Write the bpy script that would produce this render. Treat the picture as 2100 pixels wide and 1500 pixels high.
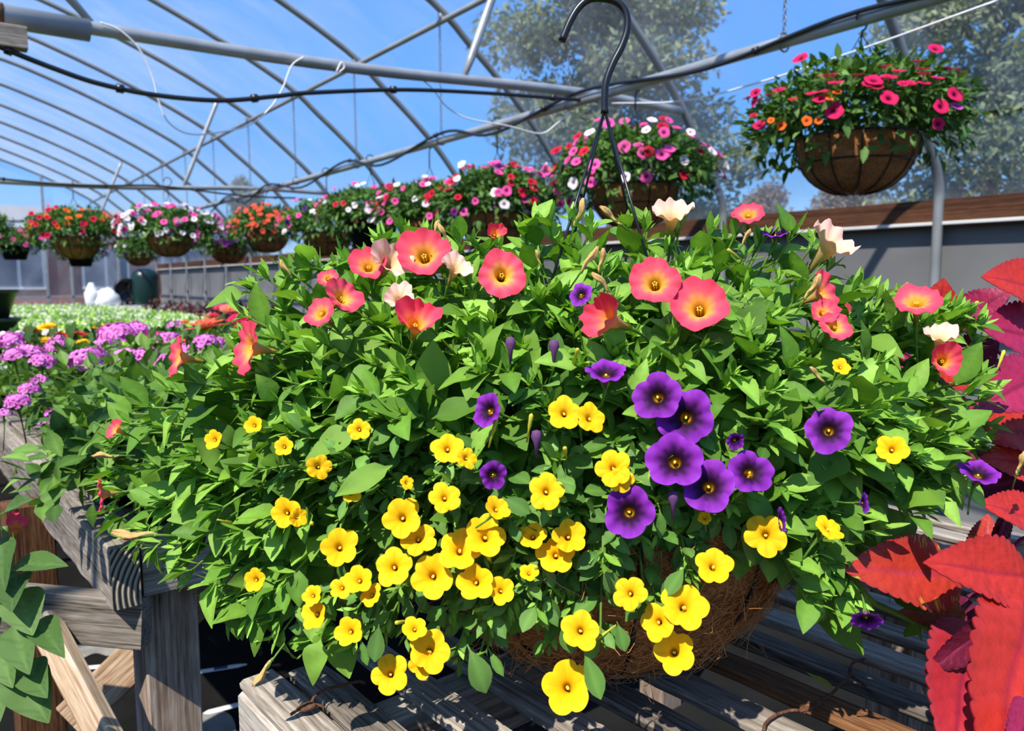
import bpy, math, random
import numpy as np
from mathutils import Vector, Matrix

# ------------------------------------------------------------------ camera / light
for o in list(bpy.data.objects): bpy.data.objects.remove(o, do_unlink=True)
SC = bpy.context.scene
COL = SC.collection
FPX = 1600.0
YAW = math.radians(36.25); PIT = math.atan(170/1600)
CAM = np.array([0, 0, 1.2])
FH = np.array([math.sin(YAW), math.cos(YAW), 0]); RT = np.array([math.cos(YAW), -math.sin(YAW), 0])
FW = FH*math.cos(PIT)+np.array([0, 0, -math.sin(PIT)]); UP = FH*math.sin(PIT)+np.array([0, 0, math.cos(PIT)])
cd = bpy.data.cameras.new('camera'); cam = bpy.data.objects.new('camera', cd); COL.objects.link(cam)
cd.sensor_width = 36; cd.lens = FPX/2100*36; cd.clip_start = .02; cd.clip_end = 500
cam.matrix_world = Matrix(((RT[0], UP[0], -FW[0], CAM[0]), (RT[1], UP[1], -FW[1], CAM[1]), (RT[2], UP[2], -FW[2], CAM[2]), (0, 0, 0, 1)))
cd.dof.use_dof = True; cd.dof.focus_distance = .78; cd.dof.aperture_fstop = 9.0
SC.camera = cam
SC.view_settings.view_transform = 'Standard'; SC.view_settings.look = 'None'
SC.view_settings.gamma = 1; SC.view_settings.use_curve_mapping = False
SC.view_settings.exposure = 0.43

def S(r, g, b):
    return tuple((c/255/12.92 if c <= 10.3 else ((c/255+.055)/1.055)**2.4) for c in (r, g, b))

w = bpy.data.worlds.new('sky'); SC.world = w; w.use_nodes = True
nt = w.node_tree; nt.nodes.clear()
tc = nt.nodes.new('ShaderNodeTexCoord'); sx = nt.nodes.new('ShaderNodeSeparateXYZ')
rp = nt.nodes.new('ShaderNodeValToRGB'); bg = nt.nodes.new('ShaderNodeBackground'); ow = nt.nodes.new('ShaderNodeOutputWorld')
nt.links.new(tc.outputs['Generated'], sx.inputs[0]); nt.links.new(sx.outputs['Z'], rp.inputs[0])
e = rp.color_ramp.elements
e[0].position = 0.0; e[0].color = (*S(186, 214, 240), 1); e[1].position = 1.0; e[1].color = (*S(92, 146, 220), 1)
for p_, c_ in ((.06, (150, 198, 240)), (.16, (98, 164, 236)), (.35, (76, 144, 226))):
    k = e.new(p_); k.color = (*S(*c_), 1)
nt.links.new(rp.outputs[0], bg.inputs[0]); bg.inputs[1].default_value = 1.05
nt.links.new(bg.outputs[0], ow.inputs[0])

SUN_DIR = (-FH*.52 - RT*.30 + np.array([0, 0, .84])); SUN_DIR /= np.linalg.norm(SUN_DIR)
sd = bpy.data.lights.new('sun', 'SUN'); so = bpy.data.objects.new('sun', sd); COL.objects.link(so)
sd.energy = 6.6; sd.angle = math.radians(.6); sd.color = (1.0, .94, .84)
so.rotation_euler = Vector(SUN_DIR).to_track_quat('Z', 'Y').to_euler(); so.location = (0, 0, 8)

# ------------------------------------------------------------------ projection helpers
def ray(x, y): return FW+RT*((x-1050)/FPX)+UP*((750-y)/FPX)
def onz(x, y, z):
    d = ray(x, y); return CAM+d*((z-CAM[2])/d[2])
def ony(x, y, Y):
    d = ray(x, y); return CAM+d*(Y/d[1])
def atd(x, y, D): return CAM+ray(x, y)*D
def proj(P):
    v = np.asarray(P, float)-CAM; D = v@FW
    return 1050+FPX*(v@RT)/D, 750-FPX*(v@UP)/D, D
def nrm(v):
    v = np.asarray(v, float); return v/np.maximum(np.linalg.norm(v, axis=-1, keepdims=True), 1e-9)
def unit(*v): return nrm(np.array(v, float))

# ------------------------------------------------------------------ materials
MATS = {}
def newmat(n):
    m = bpy.data.materials.new(n); m.use_nodes = True; m.node_tree.nodes.clear(); MATS[n] = m
    return m, m.node_tree.nodes, m.node_tree.links
def prin(N, **k):
    p = N.new('ShaderNodeBsdfPrincipled')
    for a, b in k.items():
        p.inputs[a.replace('_', ' ')].default_value = b
    return p
def plain(n, col, rough=.6, metal=0., spec=.4, bump=0, bscale=60, var=.0, vscale=12):
    m, N, L = newmat(n); o = N.new('ShaderNodeOutputMaterial')
    p = prin(N, Roughness=rough, Metallic=metal); p.inputs['Specular IOR Level'].default_value = spec
    p.inputs['Base Color'].default_value = (*col, 1)
    tcn = N.new('ShaderNodeTexCoord')
    if var:
        nz = N.new('ShaderNodeTexNoise'); nz.inputs['Scale'].default_value = vscale; nz.inputs['Detail'].default_value = 6
        L.new(tcn.outputs['Object'], nz.inputs['Vector'])
        r = N.new('ShaderNodeValToRGB'); r.color_ramp.elements[0].position = .3; r.color_ramp.elements[1].position = .7
        r.color_ramp.elements[0].color = (*[c*(1-var) for c in col], 1); r.color_ramp.elements[1].color = (*[min(1, c*(1+var)) for c in col], 1)
        L.new(nz.outputs[0], r.inputs[0]); L.new(r.outputs[0], p.inputs['Base Color'])
    if bump:
        nz = N.new('ShaderNodeTexNoise'); nz.inputs['Scale'].default_value = bscale; nz.inputs['Detail'].default_value = 4
        L.new(tcn.outputs['Object'], nz.inputs['Vector'])
        b = N.new('ShaderNodeBump'); b.inputs['Strength'].default_value = bump; b.inputs['Distance'].default_value = .004
        L.new(nz.outputs[0], b.inputs['Height']); L.new(b.outputs[0], p.inputs['Normal'])
    L.new(p.outputs[0], o.inputs[0]); return m
def leafmat(n, trans=.35, rough=.5, spec=.35, ttint=(1.15, 1.25, .5), rnd=.25, nscale=140, namp=.22, bump=.25):
    """vertex colour x noise, partly translucent"""
    m, N, L = newmat(n); o = N.new('ShaderNodeOutputMaterial')
    at = N.new('ShaderNodeAttribute'); at.attribute_name = 'Col'
    oi = N.new('ShaderNodeObjectInfo'); tcn = N.new('ShaderNodeTexCoord')
    nz = N.new('ShaderNodeTexNoise'); nz.inputs['Scale'].default_value = nscale; nz.inputs['Detail'].default_value = 3
    L.new(tcn.outputs['Object'], nz.inputs['Vector'])
    a = N.new('ShaderNodeMath'); a.operation = 'MULTIPLY_ADD'; a.inputs[1].default_value = namp*2; a.inputs[2].default_value = 1-namp
    L.new(nz.outputs[0], a.inputs[0])
    b = N.new('ShaderNodeMath'); b.operation = 'MULTIPLY_ADD'; b.inputs[1].default_value = rnd; b.inputs[2].default_value = 1-rnd/2
    L.new(oi.outputs['Random'], b.inputs[0])
    c = N.new('ShaderNodeMath'); c.operation = 'MULTIPLY'; L.new(a.outputs[0], c.inputs[0]); L.new(b.outputs[0], c.inputs[1])
    v = N.new('ShaderNodeVectorMath'); v.operation = 'SCALE'; L.new(at.outputs['Color'], v.inputs[0]); L.new(c.outputs[0], v.inputs['Scale'])
    p = prin(N, Roughness=rough); p.inputs['Specular IOR Level'].default_value = spec
    L.new(v.outputs[0], p.inputs['Base Color'])
    t = N.new('ShaderNodeBsdfTranslucent'); tv = N.new('ShaderNodeVectorMath'); tv.operation = 'MULTIPLY'; tv.inputs[1].default_value = ttint
    L.new(v.outputs[0], tv.inputs[0]); L.new(tv.outputs[0], t.inputs['Color'])
    if bump:
        bp = N.new('ShaderNodeBump'); bp.inputs['Strength'].default_value = bump; bp.inputs['Distance'].default_value = .002
        L.new(nz.outputs[0], bp.inputs['Height']); L.new(bp.outputs[0], p.inputs['Normal'])
    mx = N.new('ShaderNodeMixShader'); mx.inputs[0].default_value = trans
    L.new(p.outputs[0], mx.inputs[1]); L.new(t.outputs[0], mx.inputs[2]); L.new(mx.outputs[0], o.inputs[0]); return m
leafmat('leaf', ttint=(1.1, 1.12, .45), trans=.32, spec=.25, rough=.55)
leafmat('petal', trans=.3, rough=.65, spec=.15, ttint=(1.1, 1.0, 1.0), rnd=.12, nscale=200, namp=.08, bump=.1)
leafmat('coleus', trans=.3, rough=.5, spec=.4, ttint=(1.3, .6, .5), rnd=.16, nscale=14, namp=.22, bump=.5)
leafmat('tree_leaf', trans=.25, rough=.8, spec=.1, rnd=.2, nscale=3, namp=.3, bump=0)

def wood(n, dark, mid, light, sc=1.0, mottle=.5):
    m, N, L = newmat(n); o = N.new('ShaderNodeOutputMaterial'); p = prin(N, Roughness=.8); p.inputs['Specular IOR Level'].default_value = .25
    tcn = N.new('ShaderNodeTexCoord'); oi = N.new('ShaderNodeObjectInfo')
    ad = N.new('ShaderNodeVectorMath'); ad.operation = 'MULTIPLY_ADD'
    cx = N.new('ShaderNodeCombineXYZ'); mm = N.new('ShaderNodeMath'); mm.operation = 'MULTIPLY'; mm.inputs[1].default_value = 37
    L.new(oi.outputs['Random'], mm.inputs[0]); [L.new(mm.outputs[0], cx.inputs[i]) for i in range(3)]
    ad.inputs[1].default_value = (3*sc, 30*sc, 30*sc); L.new(tcn.outputs['Object'], ad.inputs[0]); L.new(cx.outputs[0], ad.inputs[2])
    wn = N.new('ShaderNodeTexNoise'); wn.inputs['Scale'].default_value = .35; wn.inputs['Detail'].default_value = 2; L.new(ad.outputs[0], wn.inputs['Vector'])
    mg_ = N.new('ShaderNodeVectorMath'); mg_.operation = 'MULTIPLY'; mg_.inputs[1].default_value = (.5, 7.0, 7.0); L.new(ad.outputs[0], mg_.inputs[0])
    g = N.new('ShaderNodeTexNoise'); g.inputs['Scale'].default_value = 1.0; g.inputs['Detail'].default_value = 5; g.inputs['Distortion'].default_value = .35; L.new(mg_.outputs[0], g.inputs['Vector'])
    n1 = N.new('ShaderNodeTexNoise'); n1.inputs['Scale'].default_value = 8; n1.inputs['Detail'].default_value = 8; L.new(ad.outputs[0], n1.inputs['Vector'])
    mx = N.new('ShaderNodeMix'); mx.data_type = 'FLOAT'; mx.inputs[0].default_value = .45
    L.new(g.outputs[0], mx.inputs[2]); L.new(n1.outputs[0], mx.inputs[3])
    mx2 = N.new('ShaderNodeMix'); mx2.data_type = 'FLOAT'; mx2.inputs[0].default_value = mottle*.6
    L.new(mx.outputs[0], mx2.inputs[2]); L.new(wn.outputs[0], mx2.inputs[3])
    r = N.new('ShaderNodeValToRGB'); r.color_ramp.elements[0].position = .36; r.color_ramp.elements[1].position = .64
    r.color_ramp.elements[0].color = (*dark, 1); r.color_ramp.elements[1].color = (*light, 1)
    k = r.color_ramp.elements.new(.5); k.color = (*mid, 1)
    L.new(mx2.outputs[0], r.inputs[0])
    hv = N.new('ShaderNodeHueSaturation'); vv = N.new('ShaderNodeMath'); vv.operation = 'MULTIPLY_ADD'; vv.inputs[1].default_value = .35; vv.inputs[2].default_value = .82
    L.new(oi.outputs['Random'], vv.inputs[0]); L.new(vv.outputs[0], hv.inputs['Value']); L.new(r.outputs[0], hv.inputs['Color'])
    L.new(hv.outputs[0], p.inputs['Base Color'])
    b = N.new('ShaderNodeBump'); b.inputs['Strength'].default_value = .6; b.inputs['Distance'].default_value = .003
    L.new(mx.outputs[0], b.inputs['Height']); L.new(b.outputs[0], p.inputs['Normal'])
    L.new(p.outputs[0], o.inputs[0]); return m
wood('grey_wood', S(66, 58, 50), S(140, 130, 118), S(186, 178, 166))
wood('lath_wood', S(62, 54, 48), S(128, 118, 106), S(178, 168, 156), 1.3)
wood('wet_shaded_wood', S(40, 24, 14), S(92, 58, 34), S(130, 92, 58), 1.3)  # wet slat, and the darker tone of a shaded post
wood('pale_wood', S(120, 88, 60), S(176, 150, 122), S(206, 190, 170))
wood('post_wood', S(70, 46, 32), S(142, 122, 106), S(186, 172, 158), .8)
wood('brown_board', S(46, 26, 16), S(84, 52, 34), S(112, 74, 50), .6)
plain('galvanised', S(158, 161, 162), .42, .35, .5, var=.18, vscale=9)
plain('hoop_steel', S(140, 143, 144), .5, .25, .5, var=.15, vscale=6)
plain('black_plastic', S(18, 19, 22), .32, 0, .5)
plain('hose', S(24, 26, 30), .35, 0, .5)
plain('cord', S(238, 238, 236), .7, bump=.5, bscale=300)
plain('chain', S(120, 118, 116), .45, .7)
plain('rust', S(98, 66, 48), .8, .2, .3, var=.4, vscale=120, bump=.6, bscale=300)
plain('white_plastic', S(232, 234, 234), .4)
plain('tag_purple', S(74, 48, 120), .5)
plain('soil', S(46, 32, 24), .95, bump=.8, bscale=80, var=.4, vscale=60)
plain('pot_black', S(24, 25, 26), .45)
plain('pot_green', S(30, 44, 34), .4)
plain('dark_tank', S(22, 48, 44), .3)
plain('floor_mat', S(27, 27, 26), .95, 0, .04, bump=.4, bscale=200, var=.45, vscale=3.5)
plain('sunlit_floor', S(128, 126, 120), .95, bump=.6, bscale=120, var=.3, vscale=14)  # lighter grey floor tone, sunlight put into the colour
plain('outer_ground', S(112, 104, 78), .95, var=.35, vscale=.6)
plain('bark', S(92, 76, 62), .95, bump=.8, bscale=6, var=.3, vscale=3)
plain('brick', S(150, 96, 78), .9, var=.2, vscale=2)
plain('house_trim', S(226, 226, 222), .7)
plain('house_glass', S(70, 84, 104), .15)
plain('roofing', S(140, 138, 136), .8, var=.1)
plain('table_white', S(214, 214, 210), .6)
plain('wilted', S(188, 152, 92), .8, var=.25, vscale=150)
plain('stamen', S(232, 206, 70), .6)

def endgrain():
    m, N, L = newmat('end_grain'); o = N.new('ShaderNodeOutputMaterial'); p = prin(N, Roughness=.9)
    tcn = N.new('ShaderNodeTexCoord'); mp = N.new('ShaderNodeMapping'); mp.inputs['Location'].default_value = (0, .09, .03); L.new(tcn.outputs['Object'], mp.inputs[0])
    wv = N.new('ShaderNodeTexWave'); wv.wave_type = 'RINGS'; wv.rings_direction = 'X'; wv.inputs['Scale'].default_value = 38; wv.inputs['Distortion'].default_value = 1.2; wv.inputs['Detail'].default_value = 3; L.new(mp.outputs[0], wv.inputs['Vector'])
    r = N.new('ShaderNodeValToRGB'); r.color_ramp.elements[0].position = .2; r.color_ramp.elements[1].position = .6
    r.color_ramp.elements[0].color = (*S(58, 48, 40), 1); r.color_ramp.elements[1].color = (*S(186, 172, 152), 1)
    L.new(wv.outputs['Fac'], r.inputs[0]); L.new(r.outputs[0], p.inputs['Base Color'])
    b = N.new('ShaderNodeBump'); b.inputs['Strength'].default_value = .8; b.inputs['Distance'].default_value = .003; L.new(wv.outputs['Fac'], b.inputs['Height']); L.new(b.outputs[0], p.inputs['Normal']); L.new(p.outputs[0], o.inputs[0])
endgrain()
def coirmat():
    m, N, L = newmat('coir'); o = N.new('ShaderNodeOutputMaterial'); p = prin(N, Roughness=.95); p.inputs['Specular IOR Level'].default_value = .1
    tcn = N.new('ShaderNodeTexCoord'); mp = N.new('ShaderNodeMapping'); mp.inputs['Scale'].default_value = (1, 1, 2.2)
    L.new(tcn.outputs['Object'], mp.inputs[0])
    n1 = N.new('ShaderNodeTexNoise'); n1.inputs['Scale'].default_value = 70; n1.inputs['Detail'].default_value = 10; n1.inputs['Distortion'].default_value = 2.5
    n2 = N.new('ShaderNodeTexNoise'); n2.inputs['Scale'].default_value = 10; n2.inputs['Detail'].default_value = 4
    L.new(mp.outputs[0], n1.inputs['Vector']); L.new(mp.outputs[0], n2.inputs['Vector'])
    mx = N.new('ShaderNodeMix'); mx.data_type = 'FLOAT'; mx.inputs[0].default_value = .35
    L.new(n1.outputs[0], mx.inputs[2]); L.new(n2.outputs[0], mx.inputs[3])
    r = N.new('ShaderNodeValToRGB'); r.color_ramp.elements[0].position = .35; r.color_ramp.elements[1].position = .68
    r.color_ramp.elements[0].color = (*S(92, 52, 26), 1); r.color_ramp.elements[1].color = (*S(206, 144, 88), 1)
    L.new(mx.outputs[0], r.inputs[0]); L.new(r.outputs[0], p.inputs['Base Color'])
    b = N.new('ShaderNodeBump'); b.inputs['Strength'].default_value = 1; b.inputs['Distance'].default_value = .006
    L.new(n1.outputs[0], b.inputs['Height']); L.new(b.outputs[0], p.inputs['Normal']); L.new(p.outputs[0], o.inputs[0])
coirmat()
plain('coir_fibre', S(196, 136, 80), .8, spec=.2)

def film(n, haze, tint, streak=1.0, dirt=(.86, .87, .9)):
    """thin polythene: mostly see-through, a little white scatter, faint sheen"""
    m, N, L = newmat(n); o = N.new('ShaderNodeOutputMaterial')
    tr = N.new('ShaderNodeBsdfTransparent'); tr.inputs[0].default_value = (*tint, 1)
    df = N.new('ShaderNodeBsdfDiffuse'); df.inputs[0].default_value = (*dirt, 1)
    tl = N.new('ShaderNodeBsdfTranslucent'); tl.inputs[0].default_value = (*dirt, 1)
    hz = N.new('ShaderNodeMixShader'); hz.inputs[0].default_value = .5; L.new(df.outputs[0], hz.inputs[1]); L.new(tl.outputs[0], hz.inputs[2])
    tcn = N.new('ShaderNodeTexCoord'); mp = N.new('ShaderNodeMapping'); mp.inputs['Scale'].default_value = (.9, 1.4, .9); mp.inputs['Rotation'].default_value = (0, 0, .5)
    L.new(tcn.outputs['Object'], mp.inputs[0])
    nz = N.new('ShaderNodeTexNoise'); nz.inputs['Scale'].default_value = 1.5; nz.inputs['Detail'].default_value = 7; nz.inputs['Distortion'].default_value = .6
    L.new(mp.outputs[0], nz.inputs['Vector'])
    r = N.new('ShaderNodeMapRange'); r.inputs[1].default_value = .35; r.inputs[2].default_value = .75
    r.inputs[3].default_value = haze*(1-.6*streak); r.inputs[4].default_value = haze*(1+1.0*streak)
    L.new(nz.outputs[0], r.inputs[0])
    f2 = N.new('ShaderNodeFresnel'); f2.inputs[0].default_value = 1.45; f3 = N.new('ShaderNodeMath'); f3.operation = 'MULTIPLY_ADD'; f3.inputs[1].default_value = .55
    L.new(f2.outputs[0], f3.inputs[0]); L.new(r.outputs[0], f3.inputs[2]); f3.use_clamp = True
    mx = N.new('ShaderNodeMixShader'); L.new(f3.outputs[0], mx.inputs[0]); L.new(tr.outputs[0], mx.inputs[1]); L.new(hz.outputs[0], mx.inputs[2])
    gl = N.new('ShaderNodeBsdfGlossy'); gl.inputs['Roughness'].default_value = .25; fr = N.new('ShaderNodeFresnel'); fr.inputs[0].default_value = 1.35
    fm = N.new('ShaderNodeMath'); fm.operation = 'MULTIPLY'; fm.inputs[1].default_value = .4; L.new(fr.outputs[0], fm.inputs[0])
    mg = N.new('ShaderNodeMixShader'); L.new(fm.outputs[0], mg.inputs[0]); L.new(mx.outputs[0], mg.inputs[1]); L.new(gl.outputs[0], mg.inputs[2])
    L.new(mg.outputs[0], o.inputs[0]); return m
film('film_roof', .15, (.97, .98, 1.0))
film('film_side', .2, (.93, .94, .95))
film('film_end', .22, (.88, .9, .95))
plain('curtain', S(120, 120, 120), .55, 0, .35, var=.12, vscale=2.2, bump=.3, bscale=3)

# ------------------------------------------------------------------ mesh helpers
class MB:
    def __init__(s): s.v = []; s.q = []; s.t = []; s.c = []; s.n = 0
    def add(s, v, q=None, t=None, col=(1, 1, 1)):
        v = np.asarray(v, float).reshape(-1, 3); s.v.append(v)
        if q is not None and len(q): s.q.append(np.asarray(q, int).reshape(-1, 4)+s.n)
        if t is not None and len(t): s.t.append(np.asarray(t, int).reshape(-1, 3)+s.n)
        c = np.asarray(col, float)
        if c.ndim == 1: c = np.tile(c, (len(v), 1))
        s.c.append(c); s.n += len(v); return s
    def mesh(s, name, mat, smooth=True):
        me = bpy.data.meshes.new(name)
        V = np.concatenate(s.v); C = np.concatenate(s.c)
        Q = np.concatenate(s.q) if s.q else np.zeros((0, 4), int); T = np.concatenate(s.t) if s.t else np.zeros((0, 3), int)
        me.vertices.add(len(V)); me.vertices.foreach_set('co', V.ravel().astype(np.float32))
        me.loops.add(Q.size+T.size); me.loops.foreach_set('vertex_index', np.concatenate([Q.ravel(), T.ravel()]).astype(np.int32))
        me.polygons.add(len(Q)+len(T))
        ls = np.concatenate([np.arange(len(Q))*4, Q.size+np.arange(len(T))*3]); me.polygons.foreach_set('loop_start', ls.astype(np.int32))
        me.polygons.foreach_set('use_smooth', np.full(len(Q)+len(T), smooth))
        ca = me.color_attributes.new('Col', 'FLOAT_COLOR', 'POINT')
        ca.data.foreach_set('color', np.concatenate([C, np.ones((len(C), 1))], 1).ravel().astype(np.float32))
        me.update(calc_edges=True); me.materials.append(MATS[mat]); return me
    def obj(s, name, mat, parent=None, smooth=True): return link(name, s.mesh(name, mat, smooth), parent)

def link(name, me, parent=None, M=None):
    o = bpy.data.objects.new(name, me); COL.objects.link(o)
    if parent is not None: o.parent = parent
    if M is not None: o.matrix_basis = M
    return o
def tag(o, label, cat, group=None):
    o['label'] = label; o['category'] = cat
    if group: o['group'] = group
    return o
def thing(name, label, cat, loc=(0, 0, 0), rz=0, group=None):
    o = bpy.data.objects.new(name, None); COL.objects.link(o); o.location = tuple(loc); o.rotation_euler = (0, 0, rz)
    o.empty_display_size = .05
    return tag(o, label, cat, group)
def struct(o): o['kind'] = 'structure'; return o
def stuff(o): o['kind'] = 'stuff'; return o
def frame(pos, x, z):
    """matrix with local X along x and local Z near z"""
    x = nrm(x); y = nrm(np.cross(z, x)); z = np.cross(x, y)
    return Matrix(((x[0], y[0], z[0], pos[0]), (x[1], y[1], z[1], pos[1]), (x[2], y[2], z[2], pos[2]), (0, 0, 0, 1)))
def zframe(pos, z, spin=0.):
    z = nrm(z); a = np.array([0, 0, 1.]) if abs(z[2]) < .9 else np.array([1., 0, 0])
    x = nrm(np.cross(a, z)); y = np.cross(z, x)
    x, y = x*math.cos(spin)+y*math.sin(spin), -x*math.sin(spin)+y*math.cos(spin)
    return Matrix(((x[0], y[0], z[0], pos[0]), (x[1], y[1], z[1], pos[1]), (x[2], y[2], z[2], pos[2]), (0, 0, 0, 1)))
def tube(pts, rad, n=8, cap=True):
    pts = np.asarray(pts, float); m = len(pts); rad = np.broadcast_to(np.asarray(rad, float), (m,))
    tg = np.gradient(pts, axis=0); tg = nrm(tg)
    u = np.cross(tg[0], [0, 0, 1.]) if abs(tg[0][2]) < .9 else np.cross(tg[0], [1., 0, 0]); u = nrm(u)
    V = []
    a = np.arange(n)*2*math.pi/n
    for i in range(m):
        u = nrm(u-tg[i]*(u@tg[i])); v = np.cross(tg[i], u)
        V.append(pts[i]+rad[i]*(np.cos(a)[:, None]*u+np.sin(a)[:, None]*v))
    V = np.concatenate(V)
    i = np.arange(m-1)[:, None]*n; j = np.arange(n); k = (j+1) % n
    Q = np.stack([i+j, i+k, i+n+k, i+n+j], -1).reshape(-1, 4)
    T = []
    if cap:
        V = np.concatenate([V, pts[:1], pts[-1:]]); b = m*n
        T = [(b, q2, q1) for q1, q2 in zip(j, k)]+[(b+1, (m-1)*n+q1, (m-1)*n+q2) for q1, q2 in zip(j, k)]
    return V, Q, T
def smooth_path(P, n=8):
    """Catmull-Rom through points"""
    P = np.asarray(P, float); P = np.concatenate([[2*P[0]-P[1]], P, [2*P[-1]-P[-2]]]); out = []
    for i in range(1, len(P)-2):
        for t in np.linspace(0, 1, n, endpoint=False):
            out.append(.5*((2*P[i])+(-P[i-1]+P[i+1])*t+(2*P[i-1]-5*P[i]+4*P[i+1]-P[i+2])*t*t+(-P[i-1]+3*P[i]-3*P[i+1]+P[i+2])*t**3))
    out.append(P[-2]); return np.array(out)
def boxmesh(name, sx, sy, sz, mat, bev=.003, wob=0., seed=0):
    """plank centred on the origin, length along X, chamfered edges"""
    rg = np.random.default_rng(seed)
    b = min(bev, sy*.3, sz*.3); hx, hy, hz = sx/2, sy/2, sz/2
    ring = np.array([(-hy, -hz+b), (-hy, hz-b), (-hy+b, hz), (hy-b, hz), (hy, hz-b), (hy, -hz+b), (hy-b, -hz), (-hy+b, -hz)])
    nx = 2 if not wob else max(3, int(sx/.05))
    xs = np.linspace(-hx, hx, nx); V = []
    for i, x in enumerate(xs):
        r = ring.copy()
        if i in (0, nx-1): r *= (1-b/ max(sy, sz))
        if wob: r = r+rg.normal(0, wob, r.shape)
        V.append(np.column_stack([np.full(8, x), r]))
    V = np.concatenate(V); i = np.arange(nx-1)[:, None]*8; j = np.arange(8); k = (j+1) % 8
    Q = np.stack([i+j, i+8+j, i+8+k, i+k], -1).reshape(-1, 4)
    V = np.concatenate([V, [(-hx, 0, 0), (hx, 0, 0)]]); b0 = nx*8
    T = [(b0, a, c) for a, c in zip(j, k)]+[(b0+1, (nx-1)*8+c, (nx-1)*8+a) for a, c in zip(j, k)]
    m = MB(); m.add(V, Q, T); return m.mesh(name, mat, False)
def plank(name, p0, p1, wd, th, mat, parent=None, up=(0, 0, 1), bev=.003, wob=0., seed=0):
    """plank whose centre line runs p0 -> p1; wd across, th along 'up'"""
    p0 = np.asarray(p0, float); p1 = np.asarray(p1, float)
    me = boxmesh(name, np.linalg.norm(p1-p0), wd, th, mat, bev, wob, seed)
    return link(name, me, parent, frame((p0+p1)/2, p1-p0, np.array(up, float)))
def lathe(prof, n=24, arc=2*math.pi):
    prof = np.asarray(prof, float); a = np.arange(n)*arc/n
    V = np.concatenate([np.column_stack([r*np.cos(a), r*np.sin(a), np.full(n, z)]) for r, z in prof]); m = len(prof)
    i = np.arange(m-1)[:, None]*n; j = np.arange(n); k = (j+1) % n
    return V, np.stack([i+j, i+k, i+n+k, i+n+j], -1).reshape(-1, 4)

# ------------------------------------------------------------------ leaf / flower templates
def leaf_t(nl, nc, wid, prof='ovate', fold=.25, curl=.25, cup=0., serr=0, sa=.0, wave=0., petiole=.1, vein=0.):
    """returns verts (L along +X, unit length), quads, brightness per vertex"""
    t = np.linspace(0, 1, nl); c = np.linspace(-1, 1, nc)
    tt = np.clip((t-petiole)/(1-petiole), 0, 1)
    if prof == 'ovate': w_ = np.sin(np.pi*tt**.72)**.85*(1-.15*tt)
    elif prof == 'lance': w_ = np.sin(np.pi*tt**.95)**.9
    elif prof == 'spat': w_ = np.sin(np.pi*tt**1.35)**.8
    elif prof == 'cordate': w_ = np.sin(np.pi*tt**.55)**.8
    w_ = np.maximum(w_*wid/2, .012)
    if serr: w_ = w_*(1+sa*np.sqrt(np.abs(np.sin(np.pi*serr*tt))) - sa*.5)
    T, Cc = np.meshgrid(t, c, indexing='ij'); W_ = w_[:, None]
    y = W_*Cc; z = fold*np.abs(y)-curl*T**2*.6+wave*np.sin(T*9+Cc*2)*W_
    z = z-cup*np.abs(Cc)**2*W_
    if vein: z = z+vein*np.abs(np.sin((T*9-np.abs(Cc)*1.6)*np.pi))*W_*(np.abs(Cc) > .05)
    x = T*(1-.12*curl)
    V = np.stack([x, y, z], -1).reshape(-1, 3)
    i = np.arange(nl-1)[:, None]*nc; j = np.arange(nc-1)
    Q = np.stack([i+j, i+nc+j, i+nc+j+1, i+j+1], -1).reshape(-1, 4)
    B = (1+.22*(np.abs(Cc) < .05)-.06*np.abs(Cc)).reshape(-1)
    if vein: B = B*(1-.22*(np.abs(np.sin((T*9-np.abs(Cc)*1.6)*np.pi)) < .3)).reshape(-1)
    return V, Q, B
def scatter(mb, tpl, P, D, N, L, Wd, C):
    """instance a leaf template: base P, axis D, normal N, length L, width factor Wd, colour C"""
    V, Q, B = tpl; n = len(P)
    if n == 0: return
    D = nrm(D); Sd = nrm(np.cross(N, D)); N = np.cross(D, Sd)
    X = (P[:, None, :]+L[:, None, None]*(V[None, :, 0, None]*D[:, None, :]+V[None, :, 1, None]*Wd[:, None, None]*Sd[:, None, :]+V[None, :, 2, None]*N[:, None, :]))
    m = len(V); q = (Q[None]+np.arange(n)[:, None, None]*m).reshape(-1, 4)
    col = (C[:, None, :]*B[None, :, None]).reshape(-1, 3)
    mb.add(X.reshape(-1, 3), q, None, col)

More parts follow.
